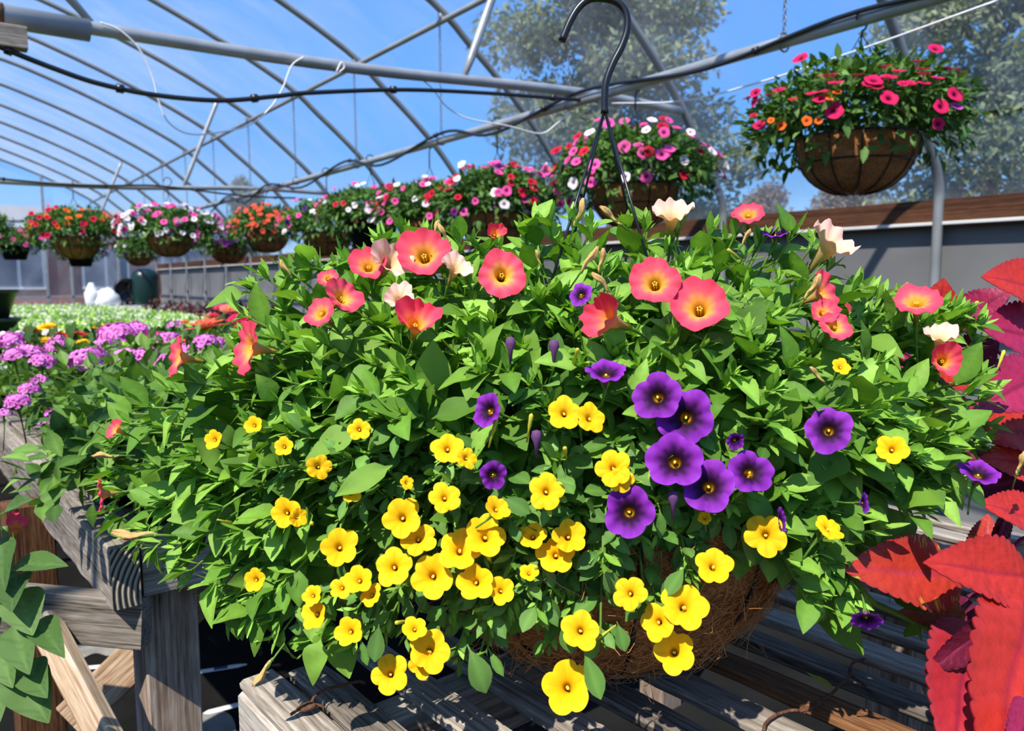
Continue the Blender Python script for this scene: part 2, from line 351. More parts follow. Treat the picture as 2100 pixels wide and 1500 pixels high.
def trumpet(R, depth, lobes=5, notch=.12, ruffle=.05, nr=9, na=40, cin=None, cout=None, seed=0, flat=.0, tube_r=.1, cupz=.0, irregular=.08):
    """funnel flower facing +Z, limb at z~0, tube to -depth; cin/cout colour functions of radius fraction and lobe phase"""
    rg = np.random.default_rng(seed); a = np.arange(na)*2*math.pi/na
    ph = rg.uniform(0, 6.28); lob = np.abs(np.cos((a+ph)*lobes/2))
    per = 1+irregular*np.sin(a*2+rg.uniform(0, 6))*.6+irregular*np.sin(a*3+rg.uniform(0, 6))*.5
    edge = (1-notch+notch*lob**.55)*per
    s = np.linspace(0, 1, nr)
    V = []; CI = []; CO = []
    prof_r = np.interp(s, [0, .22, .38, .5, .7, 1], [tube_r*.55, tube_r*.8, tube_r*1.5, .34, .66, 1.0])
    prof_z = np.interp(s, [0, .22, .38, .5, .7, 1], [-1, -.6, -.3, -.13, -.02, flat])
    ruf = ruffle*np.sin(a*lobes*2+rg.uniform(0, 6))+ruffle*.8*np.sin(a*3+rg.uniform(0, 6))
    for i in range(nr):
        f = max(0, (s[i]-.45)/.55)
        rr = R*prof_r[i]*(1*(1-f)+edge*f)
        z = depth*prof_z[i]+R*(ruf*f**1.5)+R*cupz*f**1.2-R*.05*f*(1-lob)
        V.append(np.column_stack([rr*np.cos(a), rr*np.sin(a), z]))
        CI.append(np.array([cin(s[i], l, x) for l, x in zip(lob, a+ph)])); CO.append(np.array([cout(s[i], l, x) for l, x in zip(lob, a+ph)]))
    V = np.concatenate(V); i = np.arange(nr-1)[:, None]*na; j = np.arange(na); k = (j+1) % na
    Q = np.stack([i+j, i+k, i+na+k, i+na+j], -1).reshape(-1, 4)
    m = MB(); m.add(V, Q, None, np.concatenate(CI))
    d = V.copy(); d[:, 2] -= .0006; rad = np.linalg.norm(d[:, :2], axis=1, keepdims=True); d[:, :2] *= 1+.0004/np.maximum(rad, .001)*(d[:, 2:3] < -.15*depth)
    m.add(d, Q[:, ::-1], None, np.concatenate(CO)); return m
def mixc(a, b, t):
    t = min(1, max(0, t)); return tuple(x*(1-t)+y*t for x, y in zip(a, b))
def ramp(stops, t):
    for (t0, c0), (t1, c1) in zip(stops, stops[1:]):
        if t <= t1: return mixc(c0, c1, (t-t0)/max(1e-6, t1-t0))
    return stops[-1][1]

# ------------------------------------------------------------------ the greenhouse
HW = 3.97; S0 = 1.89; BAY = 1.3; NH = 14
def hy(k): return S0+BAY*(k-1)
YEND = hy(NH)
HALF = [(3.97, 0), (3.97, .9), (3.97, 1.5), (3.955, 1.68), (3.84, 1.86), (3.56, 2.22), (3.30, 2.48), (2.97, 2.75), (2.66, 2.985), (1.94, 3.34), (1.17, 3.64), (.65, 3.79), (0, 3.86)]
HP = np.array(HALF); HPm = smooth_path(np.column_stack([HP, np.zeros(len(HP))]), 4)[:, :2]
PROF = np.concatenate([HPm, (HPm[::-1]*[-1, 1])[1:]])
ARCH = PROF[(PROF[:, 1] > 1.52)]
# floor, outside ground
m = MB(); xs = np.linspace(-4.1, 4.1, 9); ys = np.linspace(-3.5, YEND+.1, 20)
def gridmesh(xs, ys, z):
    X, Y = np.meshgrid(xs, ys, indexing='ij'); V = np.stack([X, Y, np.full_like(X, z)], -1).reshape(-1, 3); n = len(ys)
    i = np.arange(len(xs)-1)[:, None]*n; j = np.arange(n-1); return V, np.stack([i+j, i+n+j, i+n+j+1, i+j+1], -1).reshape(-1, 4)
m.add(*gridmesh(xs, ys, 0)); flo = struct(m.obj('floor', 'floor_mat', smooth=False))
rg = np.random.default_rng(4)
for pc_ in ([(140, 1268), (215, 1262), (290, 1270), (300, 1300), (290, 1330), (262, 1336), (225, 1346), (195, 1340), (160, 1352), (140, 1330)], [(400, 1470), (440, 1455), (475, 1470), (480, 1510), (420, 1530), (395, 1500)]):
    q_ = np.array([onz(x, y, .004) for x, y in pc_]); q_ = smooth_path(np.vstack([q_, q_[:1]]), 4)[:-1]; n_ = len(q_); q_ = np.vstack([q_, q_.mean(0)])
    MB().add(q_, None, [(i, (i+1) % n_, n_) for i in range(n_)]).obj('sunlit_patch', 'sunlit_floor', flo, False)  # pools of sun on the dark floor, laid in as lighter patches
m = MB(); m.add(*gridmesh(np.linspace(-90, 90, 10), np.linspace(-60, 150, 10), -.03)); g_ = struct(m.obj('ground', 'outer_ground', smooth=False))
# roof film (slightly outside the hoops) and side films
def sheet(name, prof, y0, y1, mat, ny=24, off=.03, sag=.0):
    P = np.asarray(prof); ys = np.linspace(y0, y1, ny); tg = nrm(np.gradient(P, axis=0)); nn = np.column_stack([tg[:, 1], -tg[:, 0]])
    Pn = P+nn*off; V = []
    for y in ys: V.append(np.column_stack([Pn[:, 0], np.full(len(P), y), Pn[:, 1]]))
    V = np.concatenate(V); n = len(P); i = np.arange(ny-1)[:, None]*n; j = np.arange(n-1)
    m = MB(); m.add(V, np.stack([i+j, i+j+1, i+n+j+1, i+n+j], -1).reshape(-1, 4)); return m.obj(name, mat)
def outward(P): return P if P[0][0] > P[-1][0] else P[::-1]
hip = 2.02
roofP = ARCH[ARCH[:, 1] >= 1.9]
struct(sheet('ceiling', roofP, -3.4, YEND, 'film_roof'))
sideR = np.array([(3.97, 1.58), (3.962, 1.63), (3.955, 1.68), (3.90, 1.77), (3.80, 1.91)])
wr = struct(sheet('wall_right', sideR, -3.4, YEND, 'film_side'))
wl = struct(sheet('wall_left', sideR[::-1]*[-1, 1], -3.4, YEND, 'film_side'))
for nm, s_, w_ in (('curtain', 1, wr), ('curtain', -1, wl)):
    P = np.array([(3.985+.012*math.sin(z*7), z) for z in np.linspace(.02, 1.5, 10)])
    if s_ < 0: P = P[::-1]*[-1, 1]
    o = sheet(nm, P, -3.4, YEND, 'curtain', 60, .05); o.parent = w_; o['label'] = 'dark grey roll-up side curtain'
# hip boards
for i, s_ in enumerate((1, -1)):
    t = bpy.data.objects.new('trim_%d' % (i+1), None); COL.objects.link(t); struct(t)
    y = -3.4
    k = 0
    while y < YEND-.2:
        y2 = min(y+3.66, YEND)
        plank('board', (s_*3.995, y+.002, 1.537), (s_*3.995, y2-.002, 1.537), .14, .04, 'brown_board', t, up=(s_, 0, 0)); y = y2; k += 1
    plank('batten', (s_*3.975, -3.4, 1.488), (s_*3.975, YEND, 1.488), .02, .02, 'table_white', t, up=(s_, 0, 0))
# hoops
hm = MB(); hm.add(*tube(np.column_stack([PROF[:, 0], np.zeros(len(PROF)), PROF[:, 1]]), .024, 10))
hme = hm.mesh('greenhouse_hoop', 'hoop_steel')
for k in range(-2, NH+1):
    o = link('greenhouse_hoop', hme); o.location = (0, hy(k), 0)
    tag(o, 'galvanised steel pipe hoop arching from floor to floor under the plastic roof', 'hoop', 'greenhouse hoops')
# purlins
for s_ in (1, -1):
    m = MB(); m.add(*tube([(s_*2.74, -3.4, 2.882), (s_*2.74, YEND, 2.882)], .019, 8)); o = m.obj('roof_purlin', 'hoop_steel')
    tag(o, 'long steel roof purlin clipped under the hoops, chains hanging from it' if s_ > 0 else 'long steel roof purlin on the far slope with nothing hanging from it', 'pipe')
    if s_ > 0:
        for k in range(0, NH+1):
            c = MB(); c.add(*tube([(2.74, hy(k)-.012, 2.91), (2.74, hy(k)+.012, 2.91)], .033, 8)); c.obj('purlin_clip', 'galvanised', o)
# basket rail
RX, RZ = 2.75, 2.142
m = MB(); m.add(*tube(smooth_path([(RX, -1.5, RZ+.03), (RX, 2, RZ), (RX, 6, RZ-.01), (RX, 12, RZ), (RX, YEND-.3, RZ)]), .024, 10))
tag(m.obj('basket_rail', 'galvanised'), 'straight grey pipe rail the long row of flower baskets hangs from', 'pipe')
# trusses
def truss(k, label):
    Y = hy(k); t = thing('roof_truss', label, 'truss', (0, Y, 0), 0, 'roof trusses')
    m = MB(); m.add(*tube(smooth_path([(-3.57, 0, 2.195), (-2.75, 0, 2.19), (-1.5, 0, 2.115), (-.5, 0, 2.095), (.5, 0, 2.095), (1.5, 0, 2.115), (2.75, 0, 2.19), (3.57, 0, 2.195)], 6), .024, 10)); m.obj('chord', 'galvanised', t)
    for s_ in (1, -1):
        for a, b in (((2.06, 2.16), (2.44, 3.08)), ((.5, 2.11), (-.95 if s_ > 0 else -.95, 3.70))):
            P = np.array([(s_*a[0], 0, a[1]), (s_*(a[0]*.9+b[0]*.1), 0, a[1]*.9+b[1]*.1), (s_*(a[0]*.1+b[0]*.9), 0, a[1]*.1+b[1]*.9), (s_*b[0], 0, b[1])])
            if s_ < 0 and b[0] < 0: continue
            m = MB(); m.add(*tube(P, [.012, .021, .021, .014], 8)); m.obj('strut', 'galvanised', t)
    return t
truss(2, 'steel roof truss that carries a looped white cord')
truss(6, 'steel roof truss an orange and pink flower basket hangs from')
truss(10, 'steel roof truss deep in the greenhouse behind the hanging baskets')
# sleeve and wooden block on the first chord
t = thing('pipe_splice', 'dark pipe sleeve with wooden block strapped under the truss chord', 'bracket', (0, hy(2), 0))
m = MB(); m.add(*tube([(-.3, 0, 2.085), (.49, 0, 2.085)], .038, 10)); m.obj('sleeve', 'hoop_steel', t)
bxr = ony(55, 82, hy(2)-.06); plank('block', (bxr[0]-.4, -.06, bxr[2]), (bxr[0], -.06, bxr[2]), .06, .075, 'grey_wood', t)
m = MB(); m.add(*tube([(.20, 0, 2.085), (.235, 0, 2.085)], .041, 10)); m.obj('strap', 'rust', t)

# chains
def link_ring(c, ax, up, L=.022, Wd=.012, r=.0022):
    a = np.linspace(0, 2*math.pi, 9); P = np.array(c)+np.outer(np.cos(a)*L/2*1.3, up)+np.outer(np.sin(a)*Wd/2*1.2, ax)
    return tube(P, r, 4, False)
def chain(p0, p1, label):
    p0 = np.array(p0, float); p1 = np.array(p1, float); d = p0-p1; L = np.linalg.norm(d); up = d/L; n = int(L/.021); m = MB()
    for i in range(n+1):
        m.add(*link_ring(p1+d*(i/n), (1, 0, 0) if i % 2 else (0, 1, 0), up))
    m.add(*tube(np.array([(RX+.036*math.cos(a), p1[1], RZ+.036*math.sin(a)) for a in np.linspace(0, 2*math.pi, 13)]), .004, 5, False))
    tag(m.obj('chain', 'chain'), label, 'chain', 'chains holding up the basket rail')
for k in range(0, 11):
    chain((2.745, hy(k)+.05, 2.865), (RX, hy(k)+.05, RZ+.04), 'thin steel chain dropping from the roof purlin to the basket rail')

# irrigation hoses
def hose(pts, label, emit, name='irrigation_hose', r=.0095):
    P = smooth_path(pts, 8); m = MB(); m.add(*tube(P, r, 7)); o = m.obj(name, 'hose'); tag(o, label, 'hose')
    em = MB(); em.add(*tube([(0, 0, -.012), (0, 0, .012)], .016, 8)); me = em.mesh('emitter', 'black_plastic')
    for i in range(emit, len(P)-1, emit*2):
        link('emitter', me, o, zframe(P[i], P[i+1]-P[i])); 
Yh = hy(2)-.06
hose([ony(x, y, Yh) for x, y in ((-200, 10), (0, 96), (110, 140), (205, 172), (320, 195), (450, 206), (560, 198), (640, 190), (830, 184), (1000, 191), (1120, 200), (1225, 208))],
     'black irrigation hose sagging below the truss chord with the white cord', 9)
rng = random.Random(3)
hp = []
Yy = .2; up_ = True
while Yy < 15:
    hp.append((RX-.034, Yy, RZ+((.022 if up_ else -.03) if Yy < 3 else (.03 if up_ else -.06-.05*rng.random())))); up_ = not up_; Yy += .55+.4*rng.random()
hose(hp, 'black irrigation hose looping along the basket rail', 7)
hose([(x, hy(6)-.05, RZ+.01-.05*abs(math.sin(x*1.7))) for x in np.linspace(-1.5, 3.2, 14)], 'black irrigation hose along the truss chord with the orange basket', 9)
# white cords
def cord(pts, label, r=.0032):
    P = smooth_path(pts, 8); m = MB(); m.add(*tube(P, r, 6)); tag(m.obj('cord', 'cord'), label, 'cord')
Yc = hy(2)-.03
cord([ony(x, y, Yc) for x, y in ((206, 46), (245, 62), (285, 100), (312, 155), (325, 205), (345, 250), (385, 274), (440, 273), (510, 257), (555, 220), (580, 180), (598, 135), (622, 117))],
     'white twisted cord drooping in a deep loop from the truss chord')
cord([ony(x, y, Yc) for x, y in ((690, 147), (700, 128), (706, 138), (696, 148))], 'short white cord tied in a knot around the truss chord')
cord([ony(x, y, Yc+.05) for x, y in ((805, 145), (850, 155), (885, 180), (915, 218), (960, 243), (1040, 258), (1108, 274), (1140, 255), (1168, 232))],
     'thin white cord trailing from the truss chord across the basket rail')
cord([ony(1255, 212, Yc), atd(1400, 207, 3.6), atd(1560, 168, 3.2), atd(1760, 103, 2.7), atd(2060, -4, 2.2)], 'taut white cord stretched from the truss past the magenta basket', .0036)

# end wall
t = bpy.data.objects.new('wall_back', None); COL.objects.link(t); struct(t); t.location = (0, YEND+.03, 0)
m = MB(); Pz = PROF[PROF[:, 1] > .0]; cc = np.array([[0, 0]])
V = np.column_stack([PROF[:, 0], np.zeros(len(PROF)), PROF[:, 1]]); V = np.concatenate([V, [(0, 0, 1.0)]]); n = len(PROF)
m.add(V, None, [(i, i+1, n) for i in range(n-1)]+[(n-1, 0, n)]); m.obj('film', 'film_end', t, False)
for x, z1 in ((-3, 2.6), (-1.9, 3.4), (-.6, 3.7), (.55, 3.78), (1.85, 3.4), (2.3, 2.2), (3.2, 2.2)):
    plank('stud', (x, -.05, 0), (x, -.05, z1), .05, .06, 'galvanised', t, up=(0, 1, 0))
plank('rail', (-3.95, -.06, 2.18), (3.95, -.06, 2.18), .05, .07, 'galvanised', t)
plank('rail', (-3.95, -.06, .9), (3.95, -.06, .9), .04, .04, 'galvanised', t)
plank('brace', (3.9, -.1, 1.3), (2.6, -.1, .2), .03, .09, 'galvanised', t)

# ------------------------------------------------------------------ hanging baskets
def bowl_mb(R, H, flatr=.5, n=40, seed=0, rough=.0):
    rg = np.random.default_rng(seed)
    pr = [(R*math.sin(a)**.8 if a > .02 else 0.001, H*(1-math.cos(a))) for a in np.linspace(.0, math.pi/2, 14)]
    pr = [(max(.001, r), z) for r, z in pr]+[(R*.94, H), (R*.9, H*.86), (R*.0 + .001, H*.86)]
    V, Q = lathe(pr, n)
    if rough: V += rg.normal(0, rough, V.shape)*np.minimum(1, np.linalg.norm(V[:, :2], axis=1)/R)[:, None]
    return MB().add(V, Q)
GREENS = np.array([S(80, 116, 50), S(70, 106, 42), S(92, 128, 58), S(60, 94, 40), S(104, 140, 66)])
LT_small = [leaf_t(4, 3, .5, 'ovate', .3, c_) for c_ in (.1, .5)]
LT_mid = [leaf_t(7, 3, .62, 'ovate', .3, c_, wave=.1) for c_ in (.05, .35, .7)]
LT_cali = [leaf_t(6, 3, .4, 'spat', .25, c_) for c_ in (.05, .35, .6)]
LT_nar = [leaf_t(5, 3, .22, 'lance', .3, c_) for c_ in (-.25, .1, .4)]

def mound_leaves(mb, rg, n, ax, c, L=(.022, .045), shell=(.72, 1.02), zmin=-1., cols=GREENS, tpl=LT_small, Wd=1.0, droop=.25):
    d = nrm(rg.normal(size=(n*2, 3))); d = d[d[:, 2] > zmin][:n]; n = len(d)
    r = rg.uniform(*shell, size=n)**.7; lump = 1+.10*np.sin(d[:, 0]*7+ax[0]*31)*np.sin(d[:, 1]*6+2)+.06*np.sin(d[:, 2]*11+d[:, 0]*5)
    P = np.array(c)+d*np.array(ax)*(r*lump)[:, None]
    D = nrm(d*.7+rg.normal(size=(n, 3))*.6+np.array([0, 0, .25-droop])); N = nrm(np.array([0, 0, 1.])+d*.6+rg.normal(size=(n, 3))*.45)
    C = cols[rg.integers(0, len(cols), n)]*rg.uniform(.75, 1.2, n)[:, None]
    Ls = rg.uniform(*L, n); k = rg.integers(0, len(tpl), n)
    for i in range(len(tpl)):
        s_ = k == i; scatter(mb, tpl[i], P[s_], D[s_], N[s_], Ls[s_], np.full(s_.sum(), Wd), C[s_])

def flat_flower(name, cmain, ceye, R=.022, seed=0, cback=None):
    cb = cback or mixc(cmain, (1, 1, 1), .25)
    return trumpet(R, R*.9, 5, .16, .05, 6, 20, lambda s, l, a: ramp([(0, ceye), (.4, ceye), (.52, mixc(cmain, ceye, .3)), (.65, cmain), (1, cmain)], s), lambda s, l, a: cb, seed, tube_r=.09).mesh(name, 'petal')
FL = {}
for nm, c1, c2 in (('magenta', S(214, 30, 96), S(110, 4, 44)), ('pink', S(238, 92, 170), S(150, 26, 90)), ('red', S(206, 28, 62), S(120, 8, 30)),
                   ('white', S(244, 238, 240), S(190, 150, 170)), ('orange', S(240, 112, 38), S(200, 60, 20)), ('purple', S(86, 40, 140), S(30, 10, 40)),
                   ('lavender', S(206, 150, 214), S(150, 80, 170)), ('coral', S(240, 100, 72), S(190, 60, 40)), ('orchid', S(204, 84, 190), S(130, 30, 120))):
    FL[nm] = [flat_flower('flower', c1, c2, seed=i) for i in range(2)]
bm_ = bowl_mb(.21, .20, seed=5, rough=.0015); BOWL = bm_.mesh('coir_liner', 'coir')
WIRE = MB()
for k in range(12):
    a = k*math.pi/6+.1
    pr = [(.213*math.sin(t_)**.8, .20*(1-math.cos(t_))-.002) for t_ in np.linspace(.12, math.pi/2, 10)]
    WIRE.add(*tube([(r*math.cos(a), r*math.sin(a), z) for r, z in pr], .0028, 4))
for r, z in ((.214, .2), (.195, .11)):
    WIRE.add(*tube([(r*math.cos(a), r*math.sin(a), z) for a in np.linspace(0, 2*math.pi, 33)], .0032, 4, False))
WIREM = WIRE.mesh('wire_frame', 'black_plastic')
POTB = MB().add(*lathe([(.001, 0), (.14, 0), (.2, .19), (.212, .19), (.212, .205), (.19, .205), (.18, .17), (.001, .17)], 28)).mesh('plastic_pot', 'pot_black')
FOLV = []
for i in range(4):
    rg = np.random.default_rng(50+i); mb = MB()
    mound_leaves(mb, rg, 3000, (.37, .37, .19), (0, 0, .27), (.03, .058), (.55, 1.03), -.25)
    mound_leaves(mb, rg, 300, (.37, .37, .12), (0, 0, .2), (.035, .065), (.8, 1.05), -.75, droop=.9)
    V, Q = lathe([(.001, .14), (.2, .15), (.31, .2), (.32, .26), (.22, .34), (.001, .36)], 14)
    FOLV.append(mb.mesh('foliage', 'leaf'))
def hit_ell(px, py, c, ax, k=1.0):
    """first point where the pixel's ray meets the ellipsoid, else nearest approach"""
    d = ray(px, py); q = (CAM-np.array(c))/np.array(ax)/k; e_ = d/np.array(ax)/k
    A = e_@e_; B = q@e_; D = B*B-A*(q@q-1)
    t = (-B-math.sqrt(D))/A if D > 0 else -B/A
    return CAM+d*t
def basket(loc, label, pal, nfl, seed, rail_z=RZ, rail_dir='y', liner='coir', flpx=None, sc=1.0, fr=1.0, wide=1.0, group='flower baskets hanging overhead'):
    rg = np.random.default_rng(seed); x, y, z = loc
    t = thing('hanging_basket', label, 'hanging basket', (x, y, z), 0, group)
    t.scale = (sc, sc, sc)
    if liner == 'coir':
        link('coir_liner', BOWL, t); link('wire_frame', WIREM, t)
    else: link('plastic_pot', POTB, t)
    fo = link('foliage', FOLV[seed % 4], t, Matrix.Rotation(rg.uniform(0, 6.28), 4, 'Z') @ Matrix.Scale(wide, 4, (1, 0, 0)) @ Matrix.Scale(wide, 4, (0, 1, 0))); stuff(fo)
    top = (rail_z-z)/sc
    hk = MB(); cz = top-.0
    P = [(0, 0, .56)]+[(0, 0, top-.06)]+[(.0+.036*(1 if rail_dir == 'y' else 0)*math.cos(a), .036*(0 if rail_dir == 'y' else 1)*math.cos(a), cz+.036*math.sin(a)) for a in np.linspace(-.3-math.pi*.35, math.pi*1.05, 9)]
    hk.add(*tube(P, .0045, 5)); hk.obj('hook', 'black_plastic', t)
    wm = MB().add(*tube([(.2, 0, .2), (.1, 0, .39), (0, 0, .57)], .0018, 4)); wme = wm.mesh('hanger_wire', 'black_plastic')
    for k in range(4): link('hanger_wire', wme, t, Matrix.Rotation(k*math.pi/2+.4, 4, 'Z'))
    ax = np.array((.40*wide, .40*wide, .22)); c0 = np.array((0, 0, .27)); names = list(pal); pw = np.array([pal[n_] for n_ in names], float); pw /= pw.sum()
    def put(p, nvec, nm, s_):
        link('flower', FL[nm][int(rg.integers(0, 2))], t, zframe(p, nvec, rg.uniform(0, 6)) @ Matrix.Scale(s_, 4))
    if flpx:
        for px, py, nm, s_, ux in flpx:
            wp = hit_ell(px, py, np.array(loc)+c0, ax, 1.04); d = nrm((wp-np.array(loc)-c0)/ax)
            put(wp-np.array(loc), nrm(d*.3-FH*(1-ux)*.8+np.array([0, 0, .2+ux])), nm, s_)
    k = 0; tocam = nrm((CAM-np.array(loc))*[1, 1, 0])
    while k < nfl:
        d = nrm(rg.normal(size=3))
        if d[2] < -.45 or (d@tocam) < -.55 and d[2] < .5 or (d[2] < 0 and rg.random() < .4): continue
        lump = 1+.1*math.sin(d[0]*7+12)*math.sin(d[1]*6+2)
        p = c0+d*ax*rg.uniform(.98, 1.08)*lump
        put(p, nrm(d*.9+np.array([0, 0, .5])+tocam*.45+rg.normal(size=3)*.3), names[int(rg.choice(len(names), p=pw))], rg.uniform(.9, 1.3)*fr); k += 1
    return t
def zc(x, y): return (x/4.2+1500, y/4.2+100)
B1 = [(140, 420, 'magenta', 1, .95), (240, 430, 'magenta', 1, .9), (330, 385, 'magenta', 1, .9), (410, 350, 'magenta', 1, .6), (820, 220, 'magenta', 1.2, .95), (870, 215, 'magenta', 1, .9),
      (900, 285, 'magenta', 1.1, .8), (1085, 215, 'magenta', 1, 1), (1230, 265, 'magenta', 1.4, .5), (1325, 140, 'magenta', 1.1, 1), (1360, 235, 'magenta', 1.1, .7), (1440, 185, 'magenta', 1, .8),
      (1480, 295, 'magenta', .9, .6), (1545, 290, 'magenta', .8, .6), (1600, 100, 'magenta', 1, 1), (1640, 165, 'magenta', 1, 1), (1660, 205, 'magenta', 1, .9), (1660, 290, 'magenta', 1, .8), (1780, 245, 'magenta', 1, .8),
      (1890, 160, 'magenta', 1.1, .9), (1960, 190, 'magenta', .9, .9), (1930, 390, 'magenta', 1.2, .2), (1810, 495, 'magenta', 1.2, .2), (1785, 645, 'magenta', 1, .15), (1360, 420, 'magenta', 1.3, .3), (885, 530, 'magenta', 1.4, .15),
      (240, 655, 'magenta', 1.1, .4), (650, 620, 'orange', .8, .1), (750, 620, 'orange', .6, .1), (430, 660, 'orange', .8, .1), (340, 615, 'orange', .6, .3), (760, 430, 'magenta', 1, .5), (690, 380, 'magenta', 1, .8), (800, 360, 'magenta', 1, .9),
      (910, 370, 'orange', .7, .6), (850, 420, 'orange', .7, .4), (190, 570, 'red', .7, .5), (1185, 300, 'magenta', 1, .6), (1250, 320, 'magenta', 1, .6), (530, 430, 'red', .7, .7), (1940, 490, 'orchid', .9, .5)]
def rail_loc(px, py, dz=0.):
    """basket on the rail: pixel of the bowl rim centre -> location of the bowl's bottom"""
    d = ray(px, py); P = CAM+d*(RX/d[0]); return (RX, P[1], P[2]-.2)
b1 = rail_loc(1757, 285)
basket(b1, 'coir hanging basket of magenta petunias with a few small orange blooms', {'magenta': 1}, 6, 11, flpx=[(*zc(a, b), c_, d_, e_) for a, b, c_, d_, e_ in B1])
basket(rail_loc(1300, 383), 'coir hanging basket of pink, white and red petunias beside the magenta one', {'pink': 5, 'white': 2, 'red': 3}, 75, 13, fr=1.05)
basket(rail_loc(1020, 440), 'coir hanging basket thick with crimson and pink petunias', {'red': 6, 'pink': 5, 'white': 2}, 95, 14, fr=1.05)
basket(rail_loc(882, 455), 'coir hanging basket of pink and white petunias between crimson basket and black pot', {'pink': 5, 'white': 4, 'red': 1}, 70, 15)
basket(rail_loc(762, 456), 'black plastic hanging pot of red, pink and white petunias', {'red': 3, 'pink': 3, 'white': 2}, 60, 16, liner='pot')
basket(rail_loc(672, 478), 'leafy hanging basket with large pink petunias and a few dark purple ones', {'pink': 5, 'white': 1, 'purple': 2}, 42, 17)
basket(rail_loc(548, 478), 'hanging basket smothered in small coral orange blooms', {'coral': 1}, 110, 18, fr=.9, wide=.85)
basket(rail_loc(468, 505), 'hanging basket of orchid pink petunias beside the coral basket', {'orchid': 4, 'pink': 3, 'white': 2}, 95, 19, fr=1.1)
basket((RX-.95, 7.9, rail_loc(468, 505)[2]+.02), 'big hanging basket of pink petunias with a white flowered crown', {'pink': 6, 'white': 6}, 130, 21, fr=1.15, wide=1.12)
def free_loc(px, py, D): P = atd(px, py, D); return (P[0], P[1], P[2]-.2)
P_ = ony(155, 487, hy(6)-.02)
basket((P_[0], P_[1], P_[2]-.2), 'coir hanging basket of crimson petunias with bright orange blooms hung from the truss', {'red': 6, 'orange': 3}, 75, 22, 2.10, 'x', fr=1.1)
tz = 2.11
for px, py, lb, pal, n_, sd_, ln in ((30, 505, 'black pot hanging basket of rose pink petunias behind the crimson basket', {'pink': 4, 'white': 1}, 60, 24, 'pot'),
                                     (165, 520, 'hanging basket of pale lavender petunias behind the crimson basket', {'lavender': 5, 'orchid': 1}, 70, 25, 'pot'),
                                     (-60, 478, 'hanging basket of yellow-green foliage with a few white blooms', {'white': 1}, 8, 26, 'pot'),
                                     (285, 520, 'leafy green hanging basket with a few white blooms behind the lavender one', {'white': 2, 'coral': 1}, 16, 27, 'coir')):
    P_ = ony(px, py, hy(10)-.02-(.0 if px != -60 else 3.9)); basket((P_[0], P_[1], P_[2]-.2), lb, pal, n_, sd_, tz, 'x', liner=ln, fr=1.2, wide=.92)

# ------------------------------------------------------------------ benches
BA = math.radians(-3.8); BD = np.array([math.sin(BA), math.cos(BA), 0]); BP = np.array([math.cos(BA), -math.sin(BA), 0])
def bw(al, pe, z): return BD*al+BP*pe+np.array([0, 0, z])
BZ = .78
t = thing('slatted_bench', 'weathered slatted wooden bench carrying the big mixed petunia basket', 'bench', bw(.2, .7, 0))
t0 = np.array(t.location)
def bpl(nm, a, b, wd, th, mat, par, off, **k): return plank(nm, np.array(a)-off, np.array(b)-off, wd, th, mat, par, **k)
cent = [(.306, .043, .790), (.354, .041, .776), (.430, .040, .775), (.503, .039, .772), (.575, .040, .776), (.648, .039, .77)]+[(.648+.074*i, .039, .772-.004*(i % 2)) for i in range(1, 12)]
for i, (pe, wd, al) in enumerate(cent):
    mt = 'wet_shaded_wood' if i in (6,) else 'lath_wood'
    bpl('slat', bw(-.9, pe, BZ-.006), bw(al, pe, BZ-.006), wd, .012, mt, t, t0, wob=.0006, seed=i)
bpl('edge_board', bw(-.9, .302, BZ-.058), bw(.792, .302, BZ-.058), .036, .09, 'grey_wood', t, t0, wob=.0008)
bpl('edge_board', bw(-.9, 1.43, BZ-.058), bw(.78, 1.43, BZ-.058), .036, .09, 'grey_wood', t, t0)
for al in (.66, -.1, -.8):
    bpl('bearer', bw(al, .32, BZ-.05), bw(al, 1.41, BZ-.05), .045, .074, 'grey_wood', t, t0)
bpl('cleat', bw(.60, .388, BZ-.028), bw(.49, .402, BZ-.028), .04, .03, 'grey_wood', t, t0)
for al in (.62, -.8):
    for pe in (.362, 1.37):
        bpl('leg', bw(al-.05, pe, 0), bw(al-.05, pe, BZ-.095), .08, .08, 'post_wood', t, t0, up=tuple(BD))
bpl('brace', bw(.5, .36, .12), bw(-.2, .36, .66), .03, .07, 'pale_wood', t, t0, up=tuple(BD))

# second bench
LZ = .80; LA0 = 1.265; LA1 = 9.2; LP0 = .268; LP1 = 1.75
t = thing('plant_bench', 'long weathered wooden bench covered with verbena and bedding plants', 'bench', bw(LA0, 1.0, 0)); t0 = np.array(t.location)
bpl('edge_beam', bw(LA0, LP0+.022, LZ-.05), bw(LA1, LP0+.022, LZ-.05), .044, .10, 'grey_wood', t, t0, wob=.0008)
bpl('edge_beam', bw(LA0, LP1, LZ-.05), bw(LA1, LP1, LZ-.05), .044, .10, 'grey_wood', t, t0)
bpl('end_board', bw(LA0+.03, LP0+.05, LZ-.052), bw(LA0+.03, LP1-.03, LZ-.052), .034, .088, 'grey_wood', t, t0)
n = 14
for i in range(n):
    pe = LP0+.09+(LP1-LP0-.13)*i/(n-1); bpl('slat', bw(LA0+.05, pe, LZ-.011), bw(LA1, pe, LZ-.011), .075, .02, 'lath_wood', t, t0)
for al in (LA0+.085, 4.0, 6.6, 9.1):
    for pe in (LP0+.098, LP1-.06):
        bpl('leg', bw(al, pe, 0), bw(al, pe, LZ-.1), .088, .088, 'post_wood', t, t0, up=tuple(BD), seed=3)
    if al > 2: bpl('bearer', bw(al, LP0+.05, LZ-.07), bw(al, LP1-.03, LZ-.07), .04, .09, 'grey_wood', t, t0)
